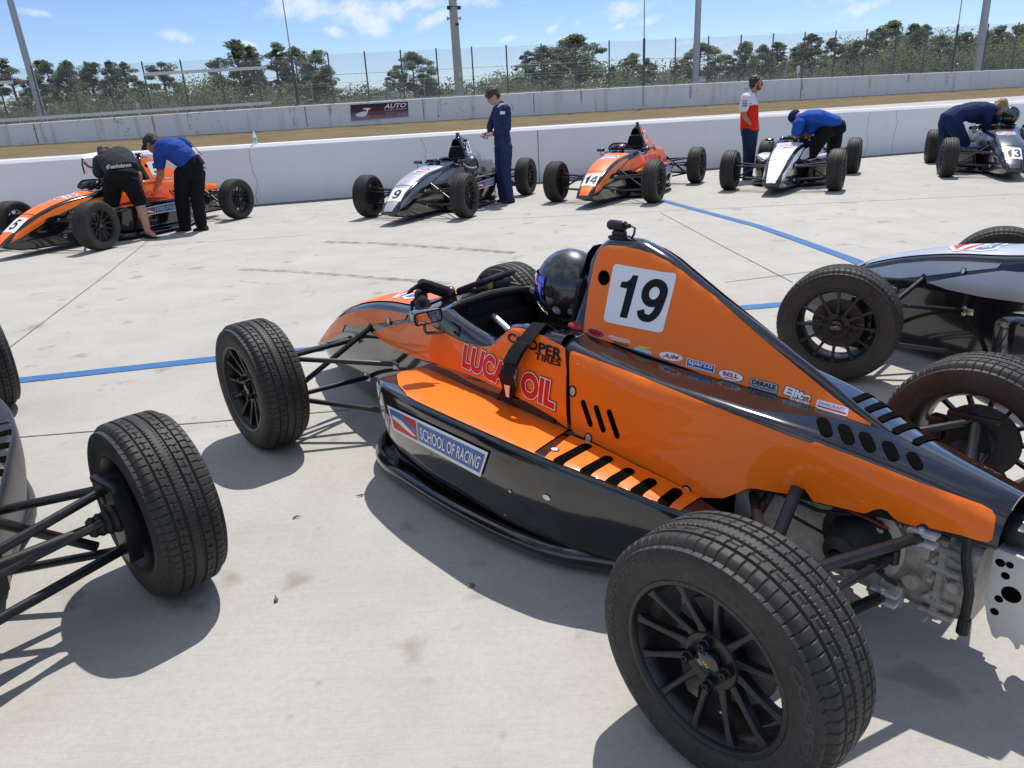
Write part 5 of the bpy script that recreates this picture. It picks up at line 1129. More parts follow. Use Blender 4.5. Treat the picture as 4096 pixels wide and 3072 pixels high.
def fused(mb, voxel, mk, wrinkle=0.0, seed=0, smooth=3):
    """one continuous surface grown round overlapping limbs"""
    me = bpy.data.meshes.new('f'); me.from_pydata(mb.v, [], mb.f); me.update(); ob = bpy.data.objects.new('f', me); tmp = bpy.data.scenes.new('workbench'); tmp.collection.objects.link(ob)
    bm = bmesh.new(); bm.from_mesh(me); bmesh.ops.recalc_face_normals(bm, faces=bm.faces); bm.to_mesh(me); bm.free()
    m = ob.modifiers.new('r', 'REMESH'); m.mode = 'VOXEL'; m.voxel_size = voxel; k = ob.modifiers.new('s', 'SMOOTH'); k.iterations = smooth; k.factor = .5
    
    with bpy.context.temp_override(scene=tmp, view_layer=tmp.view_layers[0]): dg = bpy.context.evaluated_depsgraph_get(); out = bpy.data.meshes.new_from_object(ob.evaluated_get(dg))
    bpy.data.objects.remove(ob); bpy.data.meshes.remove(me); bpy.data.scenes.remove(tmp)
    if wrinkle:
        n_ = len(out.vertices); co = np.empty(n_*3, np.float32); out.vertices.foreach_get('co', co); no = np.empty(n_*3, np.float32); out.vertex_normals.foreach_get('vector', no); co = co.reshape(-1, 3); no = no.reshape(-1, 3)
        amp = np.array([mnoise.noise((x_*16, y_*16, z_*26+seed))+.5*mnoise.noise((x_*37, y_*37, z_*60+seed)) for x_, y_, z_ in co.tolist()], np.float32)
        out.vertices.foreach_set('co', (co+no*(wrinkle*amp)[:, None]).astype(np.float32).ravel())
    out.materials.clear(); out.materials.append(MATS[mk]); out.polygons.foreach_set('use_smooth', [True]*len(out.polygons)); out.update(); return out
def limb(mb, pts, rs, n=14):
    pts = [Vector(p) for p in pts]
    P, R = [pts[0]], [rs[0]]
    for i in range(len(pts)-1):
        for t_ in (.33, .67, 1.0): P.append(pts[i].lerp(pts[i+1], t_)); R.append(rs[i]+(rs[i+1]-rs[i])*t_)
    mb.tube(P, R, n)
    for p, r in zip(pts, rs): mb.ball(p, r, n, 8)
def trunk_(mb, rings):
    """rings: (centre, half-width vector, half-depth vector)"""
    mb.loft([[c+a*cos(2*pi*k/24)+b_*sin(2*pi*k/24) for k in range(24)] for c, a, b_ in rings])
def hand(mb, wrist, direction, palm_n, s=1.0, curl=.9, fat=1.0):
    """palm, four unequal bent fingers and a thumb leaving the side of the palm"""
    d = Vector(direction).normalized(); n = Vector(palm_n); n = (n-d*n.dot(d)).normalized(); w = d.cross(n); W0 = Vector(wrist)
    limb(mb, [W0, W0+d*.045*s, W0+d*.085*s], [.024*s*fat, .030*s*fat, .028*s*fat], 10)
    for k, (o, L) in enumerate(((-.030, .062), (-.011, .074), (.010, .070), (.028, .055))):
        p = W0+d*.085*s+w*o*s; pts = [p-d*.02*s, p]; a = .15
        for q in (.42, .33, .25): a += curl*q*1.3; dd = d*cos(a)+n*sin(a); p = p+dd*L*q*1.15*s; pts.append(p)
        limb(mb, pts, [.011*s*fat, .0105*s*fat, .0095*s*fat, .009*s*fat, .008*s*fat], 8)
    b0 = W0+d*.025*s-w*.022*s; limb(mb, [b0, b0+(-w*.8+d*.6+n*.3)*.032*s, b0+(-w*.55+d*1.1+n*.6)*.055*s], [.013*s*fat, .0115*s*fat, .009*s*fat], 8)
def head(mb, c, fwd, upv, s):
    """skull, jaw, nose, ears and lips"""
    f = Vector(fwd).normalized(); u = Vector(upv); u = (u-f*u.dot(f)).normalized(); r = f.cross(u); c = Vector(c)
    def ell(o, rad):
        q = MB(); q.ball((0, 0, 0), rad, 20, 14); M = Matrix((f, r, u)).transposed()
        mb.add([M @ Vector(p)+c+f*o[0]*s+r*o[1]*s+u*o[2]*s for p in q.v], q.f)
    ell((-.008, 0, .03), (.098*s, .077*s, .092*s)); ell((.022, 0, -.035), (.068*s, .060*s, .078*s)); ell((.048, 0, -.078), (.036*s, .038*s, .030*s))
    ell((.094, 0, -.02), (.017*s, .013*s, .024*s)); ell((.088, 0, .012), (.012*s, .040*s, .010*s)); ell((.083, 0, -.055), (.012*s, .024*s, .009*s))
    for sg in (1, -1): ell((-.012, sg*.077, -.015), (.020*s, .010*s, .032*s))
    return f, r, u
def hair_mesh(c, fwd, upv, s, mk, seed, lens=(.0, 0, 0), fringe=.0, back=0.0):
    f = Vector(fwd).normalized(); u = Vector(upv); u = (u-f*u.dot(f)).normalized(); r = f.cross(u); c = Vector(c); M = Matrix((f, r, u)).transposed(); b = MB(); R_ = random.Random(seed)
    q = MB(); q.ball((-.022, 0, .048), (.100, .086, .086), 20, 12); q.ball((-.052, 0, .0), (.068, .080, .075+back), 16, 10)
    for _ in range(60):
        a = R_.uniform(0, 2*pi); e = R_.uniform(.15, 1.4); p = (-.022+.092*cos(a)*cos(e), .080*sin(a)*cos(e), .048+.082*sin(e))
        if p[0] > .05 and p[2] < .075-fringe: continue
        q.ball(p, R_.uniform(.014, .024), 8, 6)
    for k in range(int(fringe*400)): q.ball((.072+R_.uniform(-.01, .01), R_.uniform(-.06, .06), .075-R_.uniform(0, fringe)), .018, 8, 6)
    b.add([M @ (Vector(p)*s)+c for p in q.v], q.f); return fused(b, .009, mk, .003, seed, 1)

class Figure:
    def __init__(s, name_label, D, foot, kf, scale=.93):
        s.D = D; s.kf = kf; s.sc = scale; p = at(*kf(*foot), D); s.org = Vector((p.x, p.y, 0)); s.root = empty('person', s.org); tag(s.root, name_label, 'person')
    def p(s, x, y, dy=0.0): return at(*s.kf(x, y), s.D+dy)-s.org
    def part(s, name, me, parent=None): return link(name, me, parent or s.root)
    def shoe(s, heel, toe, h=.075, mk='shoe_black', w=.045):
        heel, toe = Vector(heel), Vector(toe); d = (toe-heel); d.z = 0; L = max(.2, min(.30, d.length)); d = d.normalized() if d.length > .01 else Vector((0, -1, 0)); side = Vector((-d.y, d.x, 0)); b = MB(); z0 = .0
        b.loft([[heel+d*(L*q-.05)+side*w*ww*cos(2*pi*k/16)+Vector((0, 0, -heel.z+z0+max(0, hh*(.5+.5*sin(2*pi*k/16))))) for k in range(16)] for q, ww, hh in ((-.02, .55, h*.8), (.05, .8, h), (.3, .85, h*1.0), (.55, 1.0, h*.8), (.85, 1.0, h*.55), (1.0, .75, h*.45), (1.06, .3, h*.3))])
        return s.part('shoe', b.mesh('shoe', mk, 60))
k2a = lambda x, y: (1350+x*.4069, 330+y*.4069)
k4a = lambda x, y: (2850+x*.3315, 280+y*.3315)
k1a = lambda x, y: (0+x*.4747, 500+y*.4747)
k5a = lambda x, y: (3600+x*.2712, 350+y*.2712)
X = Vector((1, 0, 0)); Y = Vector((0, 1, 0)); Z = Vector((0, 0, 1))

# ---- young driver in blue overalls looking down at a phone
P = Figure('young person in blue racing overalls looking down at a phone beside the silver 9 car', 12.0, (1640, 1180), k2a)
hc = P.p(1530, 140); hf = Vector((-.86, -.16, -.50)); hu = Vector((-.50, -.08, .86)); b = MB(); head(b, hc, hf, hu, .98)
nk = P.p(1598, 222); limb(b, [hc+Vector((.03, 0, -.04)), nk], [.05, .055])
sL, sR = P.p(1655, 265, -.17), P.p(1570, 262, .17); eL, eR = P.p(1672, 445, -.22), P.p(1500, 430, .20); wL, wR = P.p(1530, 505, -.14), P.p(1478, 492, .10)
limb(b, [eL, wL], [.04, .028]); limb(b, [eR, wR], [.04, .028]); hand(b, wL, Vector((-1, .1, -.15)), (0, .6, -.8), .92, 1.1); hand(b, wR, Vector((-1, -.5, -.3)), (.2, -.5, -.8), .92, 1.1)
pel, wst, chs = P.p(1625, 600), P.p(1618, 500), P.p(1612, 350); limb(b, [pel, chs, nk], [.09, .09, .06])
P.part('body', fused(b, .007, 'skin_fair')); P.part('hair', hair_mesh(hc, hf, hu, 1.0, 'hair_brown', 3, fringe=.05, back=.0))
b = MB(); lat = Vector((.12, -1, 0)).normalized(); fd_ = Vector((-1, -.12, 0)).normalized()
trunk_(b, [(P.p(1640, 650), lat*.17, fd_*.125), (pel, lat*.185, fd_*.135), (wst, lat*.165, fd_*.12), (P.p(1612, 430), lat*.175, fd_*.125), (chs, lat*.19, fd_*.125), (P.p(1610, 275), lat*.17, fd_*.10), (P.p(1600, 225), lat*.07, fd_*.065)])
limb(b, [sL, eL, wL+Vector((.03, 0, 0))], [.075, .060, .046]); limb(b, [sR, eR, wR+Vector((.03, 0, 0))], [.072, .058, .044])
hL, kL, aL = P.p(1655, 640, -.09), P.p(1655, 890, -.12), P.p(1690, 1140, -.12); hR, kR, aR = P.p(1605, 640, .09), P.p(1600, 900, .10), P.p(1625, 1120, .10)
limb(b, [hL, kL, aL], [.105, .082, .072]); limb(b, [hR, kR, aR], [.105, .080, .070]); limb(b, [P.p(1598, 228), P.p(1604, 216)], [.066, .062])
suit = P.part('racing_overalls', fused(b, .010, 'cloth_navy', .0055, 1))
b = MB(); b.tube([P.p(1575, 245, -.06), P.p(1600, 218, -.16), P.p(1640, 208, -.20)], [.012, .016, .012], 8); P.part('shoulder_stripe', b.mesh('shoulder_stripe', 'cloth_white'), suit)
b = MB(); b.box(P.p(1622, 298, -.262), (.075, .014, .04), bev=.004); P.part('sleeve_patch', b.mesh('sleeve_patch', 'cloth_white'), suit)
P.shoe(P.p(1710, 1170, -.12), P.p(1600, 1190, -.16)); P.shoe(P.p(1660, 1150, .10), P.p(1560, 1160, .06))
b = MB(); b.tube([hc+hf.normalized()*.10*s_+Vector((0, o, .012)) for s_, o in ((.15, -.078), (.75, -.075), (.98, -.045), (1.0, 0), (.98, .045), (.75, .075))], .006, 6); P.part('glasses', b.mesh('glasses', 'lens_black'))
b = MB(); b.box((0, 0, 0), (.13, .065, .012), Matrix.Rotation(.45, 3, 'Y') @ Matrix.Rotation(.3, 3, 'Z'), .004); o = b.build('phone', 'phone_blue'); o.location = P.org+P.p(1440, 540, -.10); tag(o, 'dark blue phone held out by the person in blue overalls', 'phone')

# ---- man in a white and red polo shirt, hand in pocket
P = Figure('bearded person in white and red polo shirt and jeans, standing behind the white car', 13.35, (430, 1340), k4a)
hc = P.p(535, 165); hf = Vector((.93, -.28, -.02)); hu = Vector((0, 0, 1)); b = MB(); head(b, hc, hf, hu, .97)
nk = P.p(490, 285); limb(b, [hc+Vector((-.03, 0, -.06)), nk], [.055, .062])
sR, sL = P.p(400, 340, -.15), P.p(470, 330, .18); eR, wR = P.p(385, 555, -.22), P.p(462, 665, -.15); eL, wL = P.p(500, 560, .28), P.p(545, 665, .18)
limb(b, [sR, P.p(378, 450, -.20), eR, wR], [.05, .047, .040, .030]); limb(b, [sL, eL, wL], [.05, .042, .030]); hand(b, wR, Vector((.75, .1, -.65)), (.3, .9, .2), .92, .5); hand(b, wL, Vector((.2, 0, -1)), (-1, 0, 0), .92, .6)
pel, wst, chs = P.p(445, 715), P.p(445, 620), P.p(440, 430); limb(b, [pel, chs, nk], [.10, .10, .06]); P.part('body', fused(b, .007, 'skin_tan'))
P.part('hair', hair_mesh(hc+Vector((-.015, 0, .0)), hf, hu, .96, 'hair_dark', 8, fringe=.0, back=.02))
b = MB(); M3 = Matrix((hf.normalized(), hf.normalized().cross(hu), hu)).transposed(); q = MB(); q.ball((.038, 0, -.083), (.040, .046, .026), 14, 10); q.ball((.012, .052, -.05), (.030, .010, .045), 10, 8); q.ball((.012, -.052, -.05), (.030, .010, .045), 10, 8); b.add([M3 @ Vector(p)+hc for p in q.v], q.f); P.part('beard', b.mesh('beard', 'hair_brown', 60))
b = MB(); q = MB(); q.tube([(-.02, -.082, .005), (.06, -.078, .008)], .004, 6); q.box((.088, -.035, .004), (.016, .042, .024), bev=.005); q.box((.088, .035, .004), (.016, .042, .024), bev=.005); q.tube([(-.02, .082, .005), (.06, .078, .008)], .004, 6); b.add([M3 @ Vector(p)+hc for p in q.v], q.f); P.part('sunglasses', b.mesh('sunglasses', 'lens_black'))
lat = Vector((.28, 1, 0)).normalized(); fd_ = Vector((1, -.28, 0)).normalized()
b = MB(); trunk_(b, [(P.p(440, 725), lat*.19, fd_*.150), (wst, lat*.19, fd_*.150), (P.p(445, 520), lat*.20, fd_*.150), (P.p(447, 415), lat*.205, fd_*.140)]); shirt = P.part('shirt', fused(b, .011, 'cloth_red', .005, 4))
b = MB(); trunk_(b, [(P.p(447, 425), lat*.207, fd_*.142), (P.p(448, 400), lat*.206, fd_*.14), (P.p(440, 350), lat*.20, fd_*.125), (P.p(450, 300), lat*.13, fd_*.09), (P.p(475, 275), lat*.07, fd_*.07)]); limb(b, [sR, P.p(378, 460, -.20)], [.085, .078]); limb(b, [sL, P.p(485, 440, .24)], [.08, .07]); P.part('shirt_yoke', fused(b, .011, 'cloth_white', .004, 5), shirt)
b = MB(); b.tube([P.p(470, 285, -.09), P.p(452, 262, -.05), P.p(470, 250, .03), P.p(520, 275, .02)], .020, 8); P.part('collar', b.mesh('collar', 'cloth_white'), shirt)
b = MB(); b.strip([P.p(452, 412, -.205), P.p(500, 385, -.165), P.p(545, 372, -.05)], .012, .024, (0, -1, 0)); P.part('teal_stripe', b.mesh('teal_stripe', 'cloth_teal'), shirt)
for yy, mk in ((372, 'sticker_red'), (400, 'sticker_blue'), (428, 'sticker_blue')): b = MB(); b.box(P.p(388, yy, -.285), (.085, .02, .018), bev=.004); P.part('sleeve_badge', b.mesh('sleeve_badge', mk), shirt)
b = MB(); hR, kR, aR = P.p(425, 740, -.09), P.p(425, 970, -.08), P.p(412, 1290, -.08); hL, kL, aL = P.p(480, 740, .09), P.p(468, 970, .10), P.p(440, 1270, .10)
trunk_(b, [(P.p(440, 800), lat*.17, fd_*.13), (P.p(440, 735), lat*.18, fd_*.14), (P.p(440, 700), lat*.175, fd_*.135)]); limb(b, [hR, kR, aR], [.105, .082, .066]); limb(b, [hL, kL, aL], [.105, .08, .064]); P.part('jeans', fused(b, .010, 'cloth_jeans', .005, 6))
P.shoe(P.p(395, 1335, -.08), P.p(500, 1365, -.14)); P.shoe(P.p(425, 1300, .10), P.p(510, 1310, .06))

# ---- mechanic in a bright blue T-shirt bent over the white car
P = Figure('person in bright blue T-shirt, black shorts and dark cap bent over the white car', 12.2, (1200, 1370), k4a, .95)
hc = P.p(1005, 580, .25); hf = Vector((-.55, .25, -.80)); hu = Vector((-.72, .3, .62)); b = MB(); head(b, hc, hf, hu, .98)
nk = P.p(1060, 560, .15); limb(b, [hc, nk], [.055, .06])
sA, sB = P.p(1040, 650, -.15), P.p(1110, 600, .30); eA, wA = P.p(1000, 790, -.10), P.p(1010, 850, .12); eB, wB = P.p(1150, 800, .25), P.p(1130, 868, .22)
limb(b, [sA, eA, wA], [.058, .048, .034]); limb(b, [sB, eB, wB], [.055, .046, .034]); hand(b, wA, Vector((.3, .5, -.8)), (.7, 0, .3), .95, .9); hand(b, wB, Vector((-.3, .3, -.9)), (-.8, 0, .3), .95, .9)
pel, mid = P.p(1450, 690), P.p(1270, 590); limb(b, [pel, mid, nk], [.12, .11, .07])
hA, kA, aA = P.p(1350, 760, -.12), P.p(1185, 1010, -.12), P.p(1195, 1310, -.12); hB, kB, aB = P.p(1480, 730, .14), P.p(1455, 1000, .16), P.p(1475, 1270, .18)
limb(b, [hA, kA, P.p(1175, 1120, -.10), aA], [.09, .062, .068, .042]); limb(b, [hB, kB, aB], [.09, .06, .042]); limb(b, [aA, P.p(1165, 1350, -.20)], [.042, .035]); P.part('body', fused(b, .008, 'skin_red'))
b = MB(); lat = Vector((.10, -1, .05)).normalized()
def bent(P, b, pts, lat, ws, ds):
    pts = [Vector(p) for p in pts]
    rr = []
    for i, c in enumerate(pts):
        tg = (pts[min(i+1, len(pts)-1)]-pts[max(i-1, 0)]).normalized(); l = (lat-tg*lat.dot(tg)).normalized(); rr.append((c, l*ws[i], tg.cross(l)*ds[i]))
    trunk_(b, rr)
bent(P, b, [P.p(1495, 655), P.p(1410, 640), P.p(1270, 590), P.p(1140, 585, .05), P.p(1060, 600, .10), P.p(1035, 585, .14)], lat, [.19, .205, .215, .215, .17, .08], [.125, .14, .145, .13, .10, .07])
limb(b, [sA, P.p(1015, 745, -.13)], [.09, .078]); limb(b, [sB, P.p(1140, 735, .28)], [.085, .075]); limb(b, [P.p(1250, 650), P.p(1200, 720)], [.12, .08]); P.part('shirt', fused(b, .011, 'cloth_bright_blue', .006, 9))
b = MB(); bent(P, b, [P.p(1360, 690), P.p(1430, 675), P.p(1500, 700), P.p(1530, 760)], lat, [.18, .195, .20, .15], [.15, .155, .14, .10]); limb(b, [hA, P.p(1250, 900, -.13), P.p(1185, 1015, -.12)], [.125, .115, .105]); limb(b, [hB, P.p(1470, 900, .15), P.p(1450, 985, .16)], [.125, .11, .10]); P.part('shorts', fused(b, .011, 'cloth_black', .006, 10))
f_ = hf.normalized(); u_ = (hu-f_*hu.dot(f_)).normalized(); r_ = f_.cross(u_); M3 = Matrix((f_, r_, u_)).transposed()
def cap_mesh(c, M3, s, mk):
    q = MB(); q.ball((-.010, 0, .045), (.106*s, .088*s, .085*s), 20, 12); q.loft([[(x, y, .045-.25*max(0, x-.08)-.6*y*y) for y in np.linspace(-.075*w, .075*w, 9)] for x, w in ((.07, 1.0), (.11, .98), (.15, .8), (.17, .5))], False, False, False)
    b = MB(); b.add([M3 @ Vector(p)+c for p in q.v], q.f); return b.mesh('cap', mk, 60)
P.part('cap', cap_mesh(hc, M3, 1.0, 'cap_navy')); P.shoe(P.p(1215, 1345, -.12), P.p(1130, 1385, -.2)); P.shoe(P.p(1480, 1300, .18), P.p(1400, 1320, .12))

# ---- mechanic in charcoal shirt and black shorts, back turned, bent into the orange 5 car
P = Figure('person in charcoal shirt with white back print bent into the orange 5 car', 10.2, (1150, 930), k1a, .97)
hc = P.p(880, 262, 0.37); hf = Vector((-.2, .7, -.7)); hu = Vector((-.15, .7, .7)); b = MB(); head(b, hc, hf, hu, 1.0); nk = P.p(915, 262, 0.29); limb(b, [hc, nk], [.055, .06])
sL, sR = P.p(838, 305, 0.25), P.p(1085, 290, 0.24); eL, wL = P.p(848, 430, 0.30), P.p(880, 520, 0.33); eR, wR = P.p(1168, 420, 0.25), P.p(1190, 505, 0.37)
limb(b, [sL, eL, wL], [.055, .046, .034]); limb(b, [sR, eR, wR], [.055, .046, .034]); hand(b, wL, Vector((.2, .5, -.8)), (.8, 0, 0), .98, .9); hand(b, wR, Vector((-.1, .7, -.6)), (-.8, 0, 0), .98, .9)
pel, mid = P.p(1025, 430), P.p(985, 330, 0.13); limb(b, [pel, mid, nk], [.11, .11, .07])
hL, kL, aL = P.p(955, 470, 0.00), P.p(950, 640, 0.01), P.p(965, 860, 0.00); hR, kR, aR = P.p(1095, 470, 0.00), P.p(1170, 650, 0.00), P.p(1245, 895, -0.01)
limb(b, [hL, kL, aL], [.09, .06, .042]); limb(b, [hR, kR, P.p(1200, 730, 0.01), aR], [.09, .060, .064, .040]); limb(b, [aR, P.p(1300, 930, -0.06)], [.040, .030]); P.part('body', fused(b, .008, 'skin_fair'))
P.part('hair', hair_mesh(hc, hf, hu, .95, 'hair_brown', 12))
b = MB(); lat = Vector((1, .08, 0)); bent(P, b, [P.p(1030, 385, 0.01), P.p(1015, 350, 0.06), P.p(985, 300, 0.15), P.p(955, 262, 0.23), P.p(930, 250, 0.28)], lat, [.205, .215, .23, .215, .10], [.13, .14, .14, .12, .08])
limb(b, [sL, P.p(832, 400, 0.28)], [.085, .078]); limb(b, [sR, P.p(1135, 365, 0.25)], [.085, .075]); sh = P.part('shirt', fused(b, .011, 'cloth_charcoal', .005, 14))
b = MB(); bent(P, b, [P.p(1020, 380, 0.06), P.p(1025, 420, 0.01), P.p(1025, 475, 0.00), P.p(1025, 520, 0.01)], lat, [.195, .215, .215, .17], [.13, .15, .145, .11]); limb(b, [hL, P.p(945, 640, 0.01)], [.125, .10]); limb(b, [hR, P.p(1165, 625, 0.00)], [.125, .105]); shorts = P.part('shorts', fused(b, .011, 'cloth_black', .006, 15))
def back_print(s, c0, c1, hgt, lift, mk, name, parent, bow=0):
    """lettering wrapped on the cloth between two points"""
    uv, f = text_in(s, .02, 0, (0, 0, 1, 1)); b = MB(); d = c1-c0; n = Vector((0, -1, 0)); upv = d.cross(n).normalized()*-1
    if upv.z < 0: upv = -upv
    b.add([c0+d*u+upv*hgt*v+Vector((0, -lift-bow*4*u*(1-u), 0)) for u, v in uv], f); return P.part(name, b.mesh(name, mk, 0), parent)
back_print('#TeamAnderson', P.p(912, 372, -0.07), P.p(1118, 352, -0.07), .055, .03, 'cloth_white', 'back_print', sh, .02)
b = MB(); b.add([P.p(850, 325, 0.12), P.p(895, 312, 0.10), P.p(912, 330, 0.07), P.p(868, 352, 0.08)], [(0, 1, 2, 3)]); P.part('shoulder_badge', b.mesh('shoulder_badge', 'sticker_red', 0), sh)
P.shoe(P.p(1250, 925, -0.01), P.p(1340, 935, -0.07), .03); P.shoe(P.p(965, 880, 0.00), P.p(930, 900, -0.03), .03)

# ---- mechanic in a blue polo shirt and black trousers leaning over the orange 5 car
P = Figure('person in blue polo shirt, black trousers and grey cap leaning over the orange 5 car', 10.7, (1640, 880), k1a, .98)
hc = P.p(1275, 160, .15); hf = Vector((-.78, .25, -.58)); hu = Vector((-.50, .2, .84)); b = MB(); head(b, hc, hf, hu, 1.0); nk = P.p(1345, 185, .10); limb(b, [hc+Vector((.03, 0, 0)), nk], [.055, .062])
sA, sB = P.p(1345, 255, -.08), P.p(1530, 150, .12); eA, wA = P.p(1352, 430, .0), P.p(1310, 545, .12); eB, wB = P.p(1610, 205, .20), P.p(1675, 290, .05)
limb(b, [sA, P.p(1350, 340, -.04), eA, wA], [.058, .055, .047, .034]); limb(b, [sB, eB, wB], [.055, .045, .032]); hand(b, wA, Vector((-.35, .3, -.85)), (-.7, .3, 0), .98, .8); hand(b, wB, Vector((.2, -.3, -.9)), (.5, .5, 0), .98, .9)
pel, mid = P.p(1590, 345), P.p(1500, 240); limb(b, [pel, mid, nk], [.12, .11, .07]); P.part('body', fused(b, .008, 'skin_tan'))
P.part('hair', hair_mesh(hc+Vector((.02, 0, 0)), hf, hu, .95, 'hair_dark', 17))
b = MB(); lat = Vector((.62, -.35, .50)).normalized(); lat = Vector((.35, -.90, .10)).normalized(); bent(P, b, [P.p(1600, 320), P.p(1560, 280), P.p(1490, 225), P.p(1420, 195, .03), P.p(1360, 195, .06), P.p(1335, 195, .08)], lat, [.185, .20, .215, .205, .14, .08], [.145, .16, .165, .15, .11, .075])
limb(b, [sA, P.p(1347, 335, -.05)], [.088, .075]); limb(b, [P.p(1450, 190, .05), sB, P.p(1575, 178, .17)], [.10, .085, .07]); P.part('shirt', fused(b, .011, 'cloth_blue', .007, 19))
b = MB(); bent(P, b, [P.p(1570, 310), P.p(1595, 330), P.p(1605, 400), P.p(1600, 450)], Vector((.93, -.35, .1)), [.18, .20, .20, .16], [.15, .155, .145, .12]); hA, kA, aA = P.p(1545, 420, -.02), P.p(1530, 610, .0), P.p(1560, 850, .03); hB, kB, aB = P.p(1655, 410, .04), P.p(1660, 610, .0), P.p(1695, 835, -.04)
limb(b, [hA, kA, aA], [.125, .098, .085]); limb(b, [hB, kB, aB], [.122, .095, .080]); P.part('trousers', fused(b, .011, 'cloth_black', .006, 20))
f_ = hf.normalized(); u_ = (hu-f_*hu.dot(f_)).normalized(); M3 = Matrix((f_, f_.cross(u_), u_)).transposed(); P.part('cap', cap_mesh(hc, M3, 1.02, 'cap_grey'))
P.shoe(P.p(1580, 880, .03), P.p(1500, 890, .0)); P.shoe(P.p(1720, 860, -.04), P.p(1640, 870, -.05))
b = MB(); b.box((0, 0, 0), (.045, .035, .15), Matrix.Rotation(-.5, 3, 'Y'), .01); b.tube([(.03, 0, .06), (-.10, 0, .24)], .005, 6); o = b.build('two_way_radio', 'black_satin'); o.location = P.org+P.p(1688, 290, -.06); tag(o, 'black two-way radio on the belt of the person in the blue polo shirt', 'radio')

# ---- driver in navy overalls leaning over the dark 13 car
P = Figure('blond person in navy racing overalls leaning over the dark grey 13 car', 12.9, (800, 1200), k5a, .97)
hc = P.p(1475, 300, .05); hf = Vector((.75, .05, -.66)); hu = Vector((.62, 0, .78)); b = MB(); head(b, hc, hf, hu, 1.0); nk = P.p(1390, 305, .04); limb(b, [hc, nk], [.056, .062])
sA, sB = P.p(1300, 380, -.14), P.p(1360, 350, .20); eA, wA = P.p(1270, 570, -.12), P.p(1350, 640, .0); eB, wB = P.p(1430, 500, .26), P.p(1450, 590, .2)
limb(b, [eA, wA], [.045, .034]); limb(b, [eB, wB], [.045, .034]); hand(b, wA, Vector((.8, .2, -.4)), (0, 0, -1), .98, .8); hand(b, wB, Vector((.7, -.2, -.5)), (0, 0, -1), .98, .8); pel = P.p(760, 470); limb(b, [pel, P.p(1050, 370), nk], [.11, .11, .07]); P.part('body', fused(b, .008, 'skin_red'))
P.part('hair', hair_mesh(hc, hf, hu, 1.02, 'hair_blond', 23, fringe=.03))
b = MB(); lat = Vector((.05, -1, 0)); bent(P, b, [P.p(700, 560), P.p(730, 470), P.p(850, 395), P.p(1050, 345), P.p(1230, 335), P.p(1340, 330, .02), P.p(1390, 315, .04)], lat, [.17, .20, .20, .215, .215, .15, .07], [.14, .155, .145, .145, .135, .10, .07])
limb(b, [sA, eA, wA], [.088, .066, .050]); limb(b, [sB, eB, wB], [.08, .062, .048]); hA, kA, aA = P.p(800, 560, -.12), P.p(950, 820, -.12), P.p(900, 1130, -.10); hB, kB, aB = P.p(690, 540, .13), P.p(650, 850, .14), P.p(600, 1160, .16)
limb(b, [hA, kA, aA], [.13, .092, .075]); limb(b, [hB, kB, aB], [.13, .088, .072]); limb(b, [P.p(1100, 400), P.p(1180, 430)], [.14, .12]); suit = P.part('racing_overalls', fused(b, .011, 'cloth_dark_navy', .006, 25))
b = MB(); b.tube([P.p(1310, 325, -.15), P.p(1340, 345, -.17), P.p(1385, 365, -.13)], [.026, .032, .024], 10); P.part('shoulder_stripe', b.mesh('shoulder_stripe', 'hi_vis_yellow'), suit)
P.shoe(P.p(905, 1180, -.10), P.p(980, 1200, -.16)); P.shoe(P.p(600, 1190, .16), P.p(690, 1200, .1))

